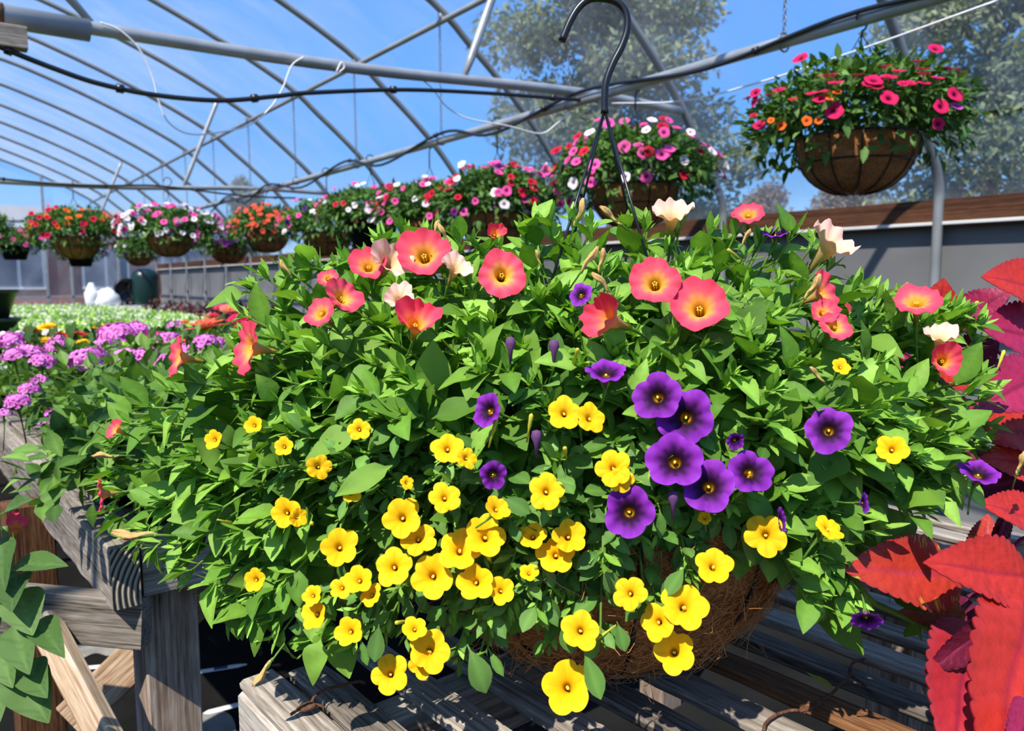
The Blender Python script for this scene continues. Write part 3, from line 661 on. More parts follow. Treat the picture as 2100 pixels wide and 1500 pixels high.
# rail sticking out to the side at the near leg, knee braces
bpl('stub_rail', bw(LA0+.015, LP0+.052, LZ-.135), bw(LA0+.20, LP0-.155, LZ-.112), .034, .085, 'grey_wood', t, t0)
bpl('brace', atd(88, 1270, 1.22), atd(262, 1600, 1.12), .044, .03, 'pale_wood', t, t0, up=tuple(-FW))
bpl('brace', atd(150, 1475, 1.46), atd(540, 1095, 1.46), .075, .03, 'pale_wood', t, t0, up=tuple(-FW))
bpl('post', bw(LA0+.62, LP0-.02, 0), bw(LA0+.62, LP0-.02, .74), .09, .09, 'wet_shaded_wood', t, t0, up=tuple(BD))  # post stands in shade; its darkness is put into the wood colour
eg = plank('end_grain', bw(LA0-.0012, LP0+.022, LZ-.05)-t0, bw(LA0+.0008, LP0+.022, LZ-.05)-t0, .0415, .097, 'end_grain', t, bev=.002)

# ------------------------------------------------------------------ the big basket in front
DC = .87
BC = np.array([*(FH[:2]*DC+RT[:2]*((1240-1050)/FPX*DC)), BZ])
RGN = np.random.default_rng(7)
main = thing('hanging_basket', 'large coir basket of salmon petunias, yellow and purple calibrachoa standing on the slatted bench', 'flower basket', BC)
BCc = BC.copy()
lm = bowl_mb(.212, .205, seed=9, rough=.002); lm.obj('coir_liner', 'coir', main)
fb = MB(); rg = np.random.default_rng(21)
for i in range(2200):
    a = rg.uniform(0, 6.28); ph = math.acos(1-rg.uniform(.02, .98)); r = .214*max(.05, math.sin(ph))**.8; z = .205*(1-math.cos(ph))
    p = np.array([r*math.cos(a), r*math.sin(a), z]); nn = nrm(np.array([math.cos(a), math.sin(a), -1.1*math.cos(ph)]))
    tg = nrm(np.cross(nn, rg.normal(size=3))); L = rg.uniform(.015, .05); loose = rg.random() < .07
    k1 = rg.normal(size=3)*.3
    P = [p+tg*L*s+nn*((.004+.012*loose*2)*math.sin(s*3)*1+.001)+k1*L*s*s*(1.0 if loose else .4)+nn*(L*s*s*.8 if loose else 0)*.5 for s in np.linspace(0, 1, 5)]
    P = [np.array([q[0], q[1], max(q[2], .003)]) for q in P]
    fb.add(*tube(P, .00032, 3, False))
stuff(fb.obj('coir_fibres', 'coir_fibre', main))
wm = MB()
for k in range(10):
    a = k*math.pi/5+.35
    wm.add(*tube([(.2135*math.sin(t_)**.8*math.cos(a), .2135*math.sin(t_)**.8*math.sin(a), .205*(1-math.cos(t_))+.0015) for t_ in np.linspace(.35, math.pi/2, 10)], .0022, 5))
wm.add(*tube([(.214*math.cos(a), .214*math.sin(a), .205) for a in np.linspace(0, 2*math.pi, 41)], .003, 5, False)); wm.obj('wire_frame', 'black_plastic', main)
# hanger
def rel(x, y, D=DC): return atd(x, y, D)-BC
hkp = smooth_path([rel(*p) for p in ((1240, 232), (1240, 200), (1243, 168), (1257, 130), (1275, 95), (1286, 60), (1284, 28), (1268, 6), (1240, -3), (1210, -2), (1188, 14), (1170, 42), (1152, 84))], 6)
hm2 = MB().add(*tube(hkp, np.concatenate([np.full(2, .0044), np.full(len(hkp)-2, .0042)]), 12)); hm2.obj('hook', 'black_plastic', main)
for ex, ey, D2 in ((1118, 620, .80), (1345, 590, .80), (1140, 640, 1.02), (1330, 620, 1.0)):
    e1 = rel(ex, ey, D2); wmm = MB().add(*tube(np.array([rel(1240, 225), rel(1240, 225)*.5+e1*.5, e1]), .0016, 6)); wmm.obj('hanger_wire', 'black_plastic', main)

# mound: axes in the basket's own frame (right / away / up as built from the camera heading)
MC = BC+np.array([0, 0, .235])
def mound_f(P, k=1.0):
    v = P-MC; u = v@RT; f = v@FH; z = v[..., 2]
    au = np.where(u < 0, .545, .45); af = np.where(f < 0, np.where(z > 0, .25, .238), .36); az = np.where(z > 0, .235, .245)
    w_ = np.abs(z/az/k); return np.abs(u/au/k)**2+np.abs(f/af/k)**2+np.where(z > 0, w_**2, w_**4)
def hit_mound(px, py, k=1.0):
    d = ray(px, py); ts = np.linspace(.35, 1.6, 320); P = CAM+d*ts[:, None]; g = mound_f(P, k)
    i = np.argmax(g < 1) if (g < 1).any() else int(np.argmin(g)); return P[i]
def grad_m(p):
    e_ = 1e-3; g = np.array([mound_f(p+np.eye(3)[i]*e_)-mound_f(p-np.eye(3)[i]*e_) for i in range(3)]); return nrm(g)

# ---- flowers
cs = dict(sal=S(236, 84, 92), yel=S(250, 208, 20), pur=S(112, 34, 178))
def cin_sal(s, l, a):
    v = .5+.5*math.cos(10*a); u_ = .5+.5*math.cos(5*a+1)
    return ramp([(0, S(120, 84, 10)), (.24, S(190, 132, 16)), (.36, S(236, 172, 30)), (.44, S(250, 190, 56)), (.52+.05*v, S(246, 158, 88)), (.60+.08*u_, S(238, 100, 110)), (.8, S(234, 78, 104)), (1, S(228, 72, 100))], s)
def cout_sal(s, l, a): return ramp([(0, S(150, 130, 50)), (.3, S(196, 158, 74)), (.5, S(224, 158, 110)), (1, S(234, 122, 114))], s)
def cin_pale(s, l, a): return ramp([(0, S(150, 120, 50)), (.45, S(240, 204, 150)), (.7, S(244, 206, 180)), (1, S(240, 198, 184))], s)
def cout_pale(s, l, a): return ramp([(0, S(150, 130, 60)), (.4, S(214, 184, 116)), (.7, S(240, 208, 170)), (1, S(238, 194, 170))], s)
def cin_yel(s, l, a):
    vein = max(0, 1-abs(math.sin(a*2.5))*7)
    c = ramp([(0, S(190, 140, 8)), (.3, S(222, 166, 10)), (.42, S(244, 192, 18)), (.6, S(248, 198, 16)), (1, S(251, 208, 30))], s)
    return mixc(c, S(216, 150, 8), .75*vein*(1 if s > .4 else 0)*(1.25-s))
def cout_yel(s, l, a): return ramp([(0, S(200, 190, 66)), (.5, S(240, 212, 56)), (1, S(250, 216, 46))], s)
def cin_pur(s, l, a):
    v = .5+.5*math.cos(10*a); u_ = .5+.5*math.cos(5*a)
    return ramp([(0, S(230, 170, 24)), (.26, S(240, 184, 30)), (.33, S(90, 44, 24)), (.42, S(28, 6, 26)), (.54+.08*v, S(60, 12, 72)), (.70+.07*u_, S(128, 36, 158)), (1, S(150, 56, 184))], s)
def cout_pur(s, l, a): return ramp([(0, S(130, 116, 70)), (.4, S(130, 60, 146)), (1, S(154, 84, 200))], s)
FM = {'sal': [trumpet(.026, .034, 5, .13, .07, 13, 60, cin_sal, cout_sal, i, tube_r=.13, cupz=cz_, flat=.02).mesh('petunia_flower', 'petal') for i, cz_ in enumerate((.05, .12, .0, .18))],
      'cup': [trumpet(.024, .034, 5, .14, .12, 11, 50, cin_sal, cout_sal, 9+i, tube_r=.18, cupz=.75, irregular=.16).mesh('petunia_flower', 'petal') for i in range(2)],
      'pale': [trumpet(.025, .04, 5, .12, .11, 11, 50, cin_pale, cout_pale, 20+i, tube_r=.17, cupz=.35, irregular=.14).mesh('petunia_flower', 'petal') for i in range(2)],
      'yel': [trumpet(.0165, .017, 5, .25, .04, 11, 50, cin_yel, cout_yel, 30+i, tube_r=.12, cupz=cz_).mesh('calibrachoa_flower', 'petal') for i, cz_ in enumerate((.0, .08, -.05, .15))],
      'pur': [trumpet(.024, .02, 5, .18, .05, 14, 60, cin_pur, cout_pur, 40+i, tube_r=.14, cupz=cz_).mesh('calibrachoa_flower', 'petal') for i, cz_ in enumerate((.0, .1, -.04))]}
FR = {'sal': .026, 'cup': .024, 'pale': .025, 'yel': .0165, 'pur': .024}
stm = MB()
for k in range(5):
    a = k*1.256; q_ = np.array([.0022*math.cos(a), .0022*math.sin(a), -.002]); stm.add(*tube([q_*[1, 1, 6], q_*.9, q_*[1.05, 1.05, .2]], [.0004, .0004, .0011], 5))
STM = stm.mesh('stamens', 'stamen')
ys_ = MB()
for k in range(6):
    a = k*1.05; q_ = np.array([.0018*math.cos(a), .0018*math.sin(a), -.004]); ys_.add(*tube([q_*[.5, .5, 1.6], q_*[.45+.1*(k % 2), .3, .8]], [.0003, .0006], 5))
YSTM = ys_.mesh('stamens', 'stamen')
# calyx + short stalk, local -Z
def calyx_mesh(dep, ln):
    m = MB(); cg = np.array(S(104, 146, 58))
    m.add(*tube([(0, 0, -dep), (0, 0, -dep-.008), (.003, 0, -dep-ln*.6), (.012, 0, -dep-ln)], [.003, .0022, .0013, .0013], 6), col=cg)
    tp = leaf_t(5, 3, .2, 'lance', .3, -.3)
    for k in range(5):
        a = k*1.2566; P = np.array([[.002*math.cos(a), .002*math.sin(a), -dep-.005]]); D = np.array([[math.cos(a)*.55, math.sin(a)*.55, .9]]); N = np.array([[-math.cos(a), -math.sin(a), .5]])
        scatter(m, tp, P, D, N, np.array([.016]), np.array([1.]), cg[None])
    return m.mesh('calyx', 'leaf')
CAL = {'sal': calyx_mesh(.032, .05), 'cup': calyx_mesh(.032, .05), 'pale': calyx_mesh(.038, .045), 'yel': calyx_mesh(.0155, .03), 'pur': calyx_mesh(.018, .04)}
WORDS = {'sal': 'salmon pink petunia flower with yellow throat', 'cup': 'half-closed salmon petunia flower', 'pale': 'faded peach petunia flower', 'yel': 'yellow calibrachoa flower', 'pur': 'purple calibrachoa flower with dark throat'}
FPOS = []
def flower(kind, px, py, dpx, fx, fy, k=1.07, par=main):
    p = hit_mound(px, py, k+(.03 if py > 1150 else 0)); D = (p-CAM)@FW
    s_ = (dpx/FPX*D/2)/FR[kind]; wv = math.sqrt(max(.03, 1-fx*fx-fy*fy))
    n = nrm(-nrm(p-CAM)*wv+RT*fx+UP*fy)
    lst = FM[kind]; o = link('petunia_flower' if kind in ('sal', 'cup', 'pale') else 'calibrachoa_flower', lst[int(RGN.integers(0, len(lst)))], par, zframe(p-BC, n, RGN.uniform(0, 6.28)) @ Matrix.Scale(s_, 4))
    o['label'] = WORDS[kind]
    link('calyx', CAL[kind], o)
    if kind in ('sal', 'cup'): link('stamens', STM, o, Matrix.Translation((0, 0, -.004)) @ Matrix.Scale(.85, 4))
    if kind in ('pur', 'yel'): link('stamens', YSTM, o)
    FPOS.append((px, py, dpx/2, D))
SALS = [(868, 520, 114, -.15, .5), (1030, 562, 104, .08, .34), (755, 543, 84, -.1, .62), (1342, 577, 110, -.08, .5), (1434, 628, 124, -.05, .5), (505, 713, 112, -.82, .12), (362, 732, 86, -.84, .15),
        (705, 608, 84, .5, .55), (655, 640, 74, -.5, .5), (1692, 602, 96, .75, .3), (1535, 437, 66, .0, .72), (1880, 614, 100, .02, .78), (1715, 668, 70, .4, .45), (205, 1015, 66, -.88, -.1), (236, 880, 44, -.7, .3), (672, 570, 44, -.2, .55), (1690, 640, 60, .3, .5)]
for a in SALS: flower('sal', *a)
for a in [(853, 662, 88, .1, .6), (1248, 655, 92, -.72, .3), (1015, 480, 40, .2, .5), (1935, 740, 66, .3, .2)]: flower('cup', *a)
for a in [(800, 535, 86, .35, .55), (1378, 440, 84, .05, .8), (1705, 500, 108, .55, .65), (935, 548, 66, .3, .7), (820, 612, 66, .0, .6), (1930, 690, 70, .2, .8)]: flower('pale', *a)
YELS = [(1157, 847, 72, 0, .3), (1212, 857, 66, .4, .35), (736, 881, 48, -.15, .2), (918, 920, 68, 0, .35), (958, 940, 46, .4, .2), (1258, 960, 78, 0, .2), (1276, 984, 56, .3, -.1), (912, 1020, 68, 0, .35), (1120, 1008, 78, 0, .2),
        (655, 958, 54, .3, .1), (587, 1052, 64, -.25, .1), (612, 1062, 40, .5, .1), (697, 1122, 80, .0, .25), (825, 1062, 84, -.1, .2), (858, 1105, 74, 0, .3), (995, 1100, 90, 0, .35), (943, 1126, 92, 0, .45), (1140, 1138, 80, 0, .25),
        (1168, 1100, 74, .3, .3), (1092, 1100, 60, -.1, .4), (807, 1163, 80, -.2, .2), (887, 1182, 92, -.1, .1), (975, 1195, 78, -.15, .1), (1028, 1212, 58, .1, .2), (523, 1190, 48, -.4, .0), (735, 1190, 62, -.3, .3), (700, 1205, 50, -.3, .3),
        (645, 1260, 66, -.62, .1), (716, 1296, 62, -.4, .1), (640, 1222, 44, -.4, .2), (850, 1290, 52, -.1, .35), (882, 1335, 88, .1, .15), (866, 1362, 60, .0, -.2), (800, 1383, 80, -.1, .1), (1190, 1293, 82, -.05, .2), (1164, 1410, 108, 0, .12),
        (1291, 1217, 72, -.2, .2), (1348, 1276, 76, -.3, .1), (1405, 1244, 98, .2, .25), (1383, 1338, 88, .0, .1), (1465, 1160, 80, .25, .4), (1570, 1098, 88, 0, .08), (1830, 922, 64, .1, .25), (1702, 1082, 64, .55, .55), (1725, 752, 40, .3, .5),
        (1020, 1043, 56, .4, .5), (582, 916, 42, -.3, .3), (520, 872, 40, -.4, .3), (438, 902, 42, -.5, .2), (720, 1010, 46, .2, .3), (1445, 1062, 30, 0, .5), (835, 990, 30, .3, .3), (760, 1220, 50, -.5, .3), (1085, 1175, 40, .0, .5)]
for a in YELS: flower('yel', *a)
for a in [(1347, 813, 104, -.2, .25), (1407, 856, 118, .02, .1), (1383, 946, 118, -.1, .25), (1453, 997, 112, 0, .25), (1540, 968, 96, .35, .25), (1290, 1050, 108, -.05, .1), (1243, 763, 88, .05, .88), (1700, 882, 98, .05, .2), (1000, 842, 74, -.65, .2),
          (1012, 975, 60, .2, -.2), (1590, 478, 60, .05, .9), (1190, 603, 54, -.4, .5), (1777, 1272, 62, .1, -.72), (1772, 1032, 44, .8, 0), (2008, 970, 80, .3, .75), (1602, 1066, 50, .85, .1), (1508, 905, 40, .3, -.4)]: flower('pur', *a)
# wilted petunia tubes and buds
def wilt_mesh(seed):
    rg = np.random.default_rng(seed); P = [np.array([0.002*math.sin(i*1.1+seed), .002*math.cos(i*.9+seed), i*.0072]) for i in range(8)]
    V, Q, T = tube(P, [.0016, .0022, .0026, .0032, .0044, .0056, .0046, .002], 14)
    for i in range(8):
        a = np.arange(14)*2*math.pi/14; k_ = 1+(.12+.04*i)*np.sin(a*4+seed+i*.25); V[i*14:(i+1)*14] = P[i]+(V[i*14:(i+1)*14]-P[i])*k_[:, None]
    V[84:112, 2] += rg.normal(0, .0016, 28); m = MB().add(V, Q, T)
    return m.mesh('wilted_flower', 'wilted')
WL = [wilt_mesh(i) for i in range(3)]
cg = np.array(S(112, 152, 64)); cm = MB().add(*tube([(0, 0, -.03), (0, 0, 0), (0, 0, .003)], [.0014, .0018, .0035], 6), col=cg)
for k in range(5):
    a = k*1.2566; scatter(cm, leaf_t(5, 3, .2, 'lance', .3, -.2), np.array([[0, 0, 0.]]), np.array([[math.cos(a)*.4, math.sin(a)*.4, 1]]), np.array([[-math.cos(a), -math.sin(a), .4]]), np.array([.018]), np.array([1.]), cg[None])
WCAL = cm.mesh('calyx', 'leaf')
def wilted(px, py, lpx, ux, uy, k=1.06):
    p = hit_mound(px, py, k); D = (p-CAM)@FW; s_ = lpx/FPX*D/.06
    o = link('wilted_flower', WL[int(RGN.integers(0, 3))], main, zframe(p-BC, nrm(RT*ux+UP*uy-FW*.2), RGN.uniform(0, 6)) @ Matrix.Scale(s_, 4)); o['label'] = 'withered tan petunia flower'
    link('calyx', WCAL, o)
for a in [(1178, 465, 70, .35, 1), (1275, 462, 70, -1, .8), (1190, 560, 75, .6, .9), (1228, 560, 60, .2, 1), (1255, 605, 72, -.8, .9), (922, 505, 60, -.5, 1), (885, 492, 50, .4, 1), (322, 1098, 100, -1, .08), (605, 480, 0, 0, 1), (1650, 615, 70, .6, 1), (1690, 785, 55, -.7, .7),
          (245, 935, 60, -1, .0), (598, 570, 50, -.6, 1), (560, 1352, 75, -.75, -1), (2085, 975, 60, .2, 1), (1110, 545, 40, -.4, 1), (1520, 505, 45, .5, 1)]:
    if a[2]: wilted(*a)
bud = MB().add(*tube([(0, 0, -.012), (0, 0, 0), (0, 0, .003), (0, 0, .007), (0, 0, .012), (0, 0, .0135)], [.0008, .001, .0016, .0016, .0019, .0006], 7), col=S(206, 206, 76)).mesh('flower_bud', 'petal')
for px, py in ((900, 1190), (640, 1075), (1005, 1150), (830, 1275), (1100, 1170), (1160, 930), (1010, 890), (1180, 735), (1990, 640), (2050, 745), (1240, 1300), (1085, 880), (460, 1070), (1510, 525)):
    p = hit_mound(px, py, 1.05); o = link('flower_bud', bud, main, zframe(p-BC, nrm(RGN.normal(size=3)*.7+grad_m(p)+np.array([0, 0, .5]))))
pbud = MB().add(*tube([(0, 0, -.012), (0, 0, 0), (0, 0, .005), (0, 0, .010), (0, 0, .011)], [.0008, .0022, .0046, .0036, .001], 8), col=S(112, 74, 120)).mesh('flower_bud', 'petal')
for px, py in ((1047, 718), (1136, 724), (1100, 910), (1380, 1035)):
    p = hit_mound(px, py, 1.05); link('flower_bud', pbud, main, zframe(p-BC, unit(0, 0, 1)))

# ---- shoots
POLY = np.array([(190, 930), (250, 850), (340, 790), (465, 765), (480, 600), (510, 560), (640, 515), (720, 530), (800, 470), (900, 480), (1000, 490), (1100, 455), (1160, 440), (1250, 455), (1370, 450), (1450, 465), (1600, 470), (1690, 500), (1730, 560), (1800, 600), (1900, 615),
                 (2000, 640), (2050, 740), (2010, 850), (1985, 950), (1960, 1040), (1850, 1085), (1760, 1110), (1775, 1240), (1735, 1290), (1660, 1230), (1605, 1090), (1500, 1075), (1420, 1150), (1370, 1200), (1250, 1290), (1225, 1350), (1150, 1260), (1020, 1260),
                 (990, 1370), (900, 1350), (790, 1300), (700, 1350), (620, 1360), (530, 1310), (470, 1265), (400, 1200), (330, 1165), (235, 1080), (205, 1000)], float)
def inpoly(x, y):
    c = False; j = len(POLY)-1
    for i in range(len(POLY)):
        xi, yi = POLY[i]; xj, yj = POLY[j]
        if (yi > y) != (yj > y) and x < (xj-xi)*(y-yi)/(yj-yi)+xi: c = not c
        j = i
    return c
LEAVES = {k: [] for k in ('pet', 'cali', 'nar')}   # entries: P, D, N, L, W, colour
stems = MB()
PG = np.array([S(112, 152, 52), S(98, 140, 46), S(124, 164, 62), S(88, 128, 42), S(132, 172, 70)])
CG = np.array([S(96, 138, 60), S(86, 128, 52), S(108, 148, 70), S(78, 118, 48)])
def shoot(tip, kind, rg, vis=True):
    v = tip-MC; up = np.array([0, 0, 1.])
    base = BC+np.array([0, 0, .185])+(RT*(v@RT)*.42+FH*(v@FH)*.42)
    n0 = grad_m(tip) if vis else nrm(v/np.array([.5, .35, .25]))
    c1 = base*.5+tip*.5+up*(.05 if v[2] > -.02 else .09); 
    ts = np.linspace(0, 1, 9)[:, None]; P = (1-ts)**2*base+2*ts*(1-ts)*c1+ts**2*tip
    stems.add(*tube(P, np.linspace(.0026 if kind == 'pet' else .0018, .0011, 9), 5, False), col=np.array(S(122, 158, 62))*rg.uniform(.8, 1.15))
    tg = nrm(np.gradient(P, axis=0)); ang = rg.uniform(0, 6.28)
    nodes = 9 if kind == 'pet' else 13
    for i in range(nodes):
        f = .3+.68*i/(nodes-1)+rg.uniform(-.02, .02); f = min(f, .995); q = f*8; j = int(q); p = P[j]+(P[min(8, j+1)]-P[j])*(q-j); t_ = tg[j]
        ang += 2.4; a_ = nrm(np.cross(t_, up if abs(t_[2]) < .95 else np.array([1., 0, 0]))); b_ = np.cross(t_, a_)
        side = a_*math.cos(ang)+b_*math.sin(ang)
        D = nrm(side*1.0+t_*(.3+.6*f)+up*rg.uniform(-.25, .25)); N = nrm(up*.7+SUN_DIR*.5+n0*.8+rg.normal(size=3)*.3)
        if kind == 'pet':
            L = (.064-.030*max(0, f-.55)/.45)*rg.uniform(.75, 1.2)
            LEAVES['pet'].append((p, D, N, L, rg.uniform(.8, 1.15), PG[rg.integers(0, 5)]*rg.uniform(.8, 1.15)))
        else:
            L = (.038-.012*max(0, f-.6)/.4)*rg.uniform(.75, 1.2)
            LEAVES['cali'].append((p, D, N, L, rg.uniform(.8, 1.2), CG[rg.integers(0, 4)]*rg.uniform(.8, 1.2)))
    for i in range(7 if kind == 'pet' else 4):
        ang += 2.4; a_ = nrm(np.cross(tg[-1], up+np.array([.1, 0, 0]))); b_ = np.cross(tg[-1], a_); side = a_*math.cos(ang)+b_*math.sin(ang)
        D = nrm(side*.55+tg[-1]*.8+up*.35); N = nrm(up-D*.3+side*-.4+rg.normal(size=3)*.2)
        LEAVES['nar'].append((P[-1]-tg[-1]*rg.uniform(0, .012), D, N, rg.uniform(.013, .028)*(1 if kind == 'pet' else .75), rg.uniform(1.1, 1.7), PG[rg.integers(0, 5)]*rg.uniform(.95, 1.25)))
rg = np.random.default_rng(99); n = 0
while n < 330:
    x, y = rg.uniform(180, 2060), rg.uniform(440, 1400)
    if not inpoly(x, y): continue
    cal = rg.random() < (.92 if (600 < x < 1500 and y > 880) or (x < 620 and y > 900 and y < 1000 and x > 480) else (.25 if y > 780 and x < 1600 else .06))
    shoot(hit_mound(x, y, rg.uniform(.9, 1.0)), 'cali' if cal else 'pet', rg); n += 1
# silhouette shoots along the outline
for i in range(len(POLY)):
    a, b = POLY[i], POLY[(i+1) % len(POLY)]; m_ = max(1, int(np.hypot(*(b-a))/45))
    for k in range(m_):
        q = a+(b-a)*((k+rg.uniform(.2, .8))/m_)
        if q[1] > 1000 and 1000 < q[0] < 1600: continue
        cal = 600 < q[0] < 1500 and q[1] > 880
        shoot(hit_mound(*(q*.97+np.array([1100, 850])*.03), 1.0), 'cali' if cal else 'pet', rg)
# the far side of the mound and the inside
n = 0
while n < 130:
    d = nrm(rg.normal(size=3))
    if d[2] < -.1: continue
    p = MC+RT*d[0]*(.545 if d[0] < 0 else .45)*.93+FH*d[1]*(.265 if d[1] < 0 else .36)*.93+np.array([0, 0, d[2]*.235*.9])
    if d[1] < -.2 and d[2] < .3: continue
    shoot(p, 'pet', rg, False); n += 1
# hanging petunia leaves lower left and right spray
for x, y in [(rg.uniform(1000, 1440), rg.uniform(1040, 1270)) for _ in range(34)]+[(rg.uniform(1020, 1250), rg.uniform(1250, 1340)) for _ in range(8)]: shoot(hit_mound(x, y, rg.uniform(.97, 1.05)), 'cali', rg)
for x, y in ((640, 1320), (560, 1280), (520, 1230), (600, 1180), (700, 1310), (470, 1240), (1700, 1200), (1740, 1240), (1680, 1150), (1820, 1180), (1880, 1270)):
    shoot(hit_mound(x, y, .98), 'pet', rg)
FPOS += [(1800, 1160, 50, .74), (1860, 1155, 70, .76), (1930, 1150, 70, .78), (1900, 1120, 50, .78), (2000, 1160, 80, .76), (2010, 1350, 100, .8)]
E_ = {}
for kd, arr in LEAVES.items():
    P, D, N, L, W_, C = [np.array(z) for z in zip(*arr)]
    D[:, 2] = np.where(D[:, 2] > .9, .9, D[:, 2])
    # nothing may hang below the bench top or into a flower's view
    mid = P+nrm(D)*L[:, None]*.55; tipp = P+nrm(D)*L[:, None]
    keep = (np.minimum(mid[:, 2], tipp[:, 2]) > BZ+.012)
    v = mid-CAM; dep = v@FW; mx_ = 1050+FPX*(v@RT)/dep; my_ = 750-FPX*(v@UP)/dep
    v2 = tipp-CAM; d2 = v2@FW; tx_ = 1050+FPX*(v2@RT)/d2; ty_ = 750-FPX*(v2@UP)/d2
    for fx_, fy_, r_, fd in FPOS:
        for ax_, ay_, ad_ in ((mx_, my_, dep), (tx_, ty_, d2), ((mx_+tx_)/2, (my_+ty_)/2, dep)):
            keep &= ~((np.hypot(ax_-fx_, ay_-fy_) < r_*.92) & (ad_ < fd+.004))
    # leave the bare coir showing at the lower right front
    CO = np.array([(1040, 1330), (1230, 1390), (1255, 1320), (1330, 1310), (1440, 1220), (1500, 1150), (1590, 1110), (1640, 1170), (1620, 1330), (1300, 1460), (1050, 1430)], float)
    def inco(x, y):
        c = np.zeros(len(x), bool); j = len(CO)-1
        for i in range(len(CO)):
            xi, yi = CO[i]; xj, yj = CO[j]; c ^= ((yi > y) != (yj > y)) & (x < (xj-xi)*(y-yi)/(yj-yi+1e-9)+xi); j = i
        return c
    keep &= ~(inco(mx_, my_) & (rg.random(len(P)) < .9) & (dep < .95))
    E_[kd] = [z[keep] for z in (P, D, N, L, W_, C)]+[mx_[keep], my_[keep], dep[keep]]
so_ = stuff(stems.obj('stems', 'leaf', main)); so_.matrix_parent_inverse = Matrix.Translation(Vector(-BC))

fol = MB()
P, D, N, L, W_, C, px_, py_, dp_ = E_['pet']
# the broad leaves nearest the surface become single parts
g = mound_f(P+nrm(D)*L[:, None]*.5); front = (P-MC)@FH
score = L/dp_*np.where(g > .72, 1, .3)*np.where(nrm(N)@nrm(CAM-MC) > .1, 1, .6)*np.where(front < .1, 1, .4)
order = np.argsort(-score); single = np.zeros(len(P), bool); single[order[:260]] = True
HI = [leaf_t(10, 5, .64, 'ovate', .2, c_, wave=w2, vein=.035) for c_, w2 in ((.0, .08), (.25, .15), (.5, .1), (.8, .15), (.15, -.15), (.4, -.1))]
def leafmesh(tp, col):
    m = MB(); scatter(m, tp, np.zeros((1, 3)), np.array([[1., 0, 0]]), np.array([[0, 0, 1.]]), np.array([1.]), np.array([1.]), np.array([col])); return m.mesh('leaf', 'leaf')
HM = [[leafmesh(tp, c_*1.0) for c_ in PG] for tp in HI]
for i in np.where(single)[0]:
    Mx = frame(P[i]-BC, D[i], N[i]) @ Matrix.Diagonal((L[i], L[i]*W_[i], L[i], 1)); link('leaf', HM[i % 6][int(RGN.integers(0, 5))], main, Mx)
k = np.random.default_rng(1).integers(0, 3, len(P))
for j in range(3):
    s_ = (~single) & (k == j); scatter(fol, LT_mid[j], P[s_], D[s_], N[s_], L[s_], W_[s_], C[s_])
for kd, tps in (('cali', LT_cali), ('nar', LT_nar)):
    P, D, N, L, W_, C, px_, py_, dp_ = E_[kd]; k = np.random.default_rng(2).integers(0, 3, len(P))
    if kd == 'cali':
        order = np.argsort(-(L/dp_)*np.where(mound_f(P) > .7, 1, .3)); single = np.zeros(len(P), bool); single[order[:200]] = True
        HC = [[leafmesh(leaf_t(8, 5, .42, 'spat', .2, c_, wave=.05), g_) for g_ in CG] for c_ in (.05, .3, .55)]
        for i in np.where(single)[0]:
            o = link('narrow_leaf', HC[i % 3][int(RGN.integers(0, 4))], main, frame(P[i]-BC, D[i], N[i]) @ Matrix.Diagonal((L[i], L[i]*W_[i], L[i], 1)))
    else: single = np.zeros(len(P), bool)
    for j in range(3):
        s_ = (k == j) & ~single; scatter(fol, tps[j], P[s_], D[s_], N[s_], L[s_], W_[s_], C[s_])
# the biggest leaves of the photograph, one by one
HERO = [(1648, 1190, 1766, 1338, 104, .72), (1735, 922, 1660, 985, 78, .66), (1738, 938, 1852, 968, 84, .67), (738, 888, 604, 918, 66, .66), (805, 955, 688, 1012, 58, .64), (326, 1015, 298, 905, 50, .80), (425, 1075, 360, 1180, 46, .78), (548, 1215, 512, 1346, 52, .72),
        (520, 1195, 470, 1300, 44, .74), (660, 1310, 622, 1402, 56, .68), (690, 1300, 716, 1388, 64, .70), (885, 860, 1000, 810, 58, .66), (870, 855, 740, 830, 56, .66), (1560, 835, 1480, 880, 72, .68), (1250, 730, 1330, 690, 70, .72), (505, 605, 420, 600, 48, .86), (535, 640, 640, 655, 50, .84), (1690, 520, 1655, 470, 40, .86),
        (1930, 850, 2030, 905, 60, .80), (1880, 1060, 1810, 1110, 52, .76), (1720, 1110, 1790, 1165, 70, .74), (300, 790, 390, 780, 46, .92), (290, 860, 180, 905, 50, .9), (1460, 720, 1560, 745, 64, .70), (640, 790, 540, 760, 56, .76), (1090, 770, 1190, 790, 60, .70), (1000, 690, 900, 720, 60, .74)]
for i, (bx_, by_, tx_, ty_, w_, D_) in enumerate(HERO):
    a = atd(bx_, by_, D_+.015); b = atd(tx_, ty_, D_-.005); L = np.linalg.norm(b-a)*1.04; N = nrm(-FW*.75+np.array([0, 0, .75])+RT*.15*(-1)**i)
    link('leaf', HM[i % 6][(i*3) % 5], main, frame(a-BC, b-a, N) @ Matrix.Diagonal((L, w_/FPX*D_/.60, L, 1)))
HEROC = [(1195, 1330, 1232, 1432, 42, .63), (1160, 1262, 1172, 1342, 42, .64), (958, 1322, 1006, 1426, 50, .64), (778, 1276, 768, 1356, 38, .66), (1265, 1275, 1285, 1335, 32, .64), (700, 1245, 740, 1300, 34, .67), (1490, 1130, 1560, 1150, 36, .68), (1030, 1020, 1085, 1050, 36, .62), (1350, 1010, 1400, 1080, 40, .64)]
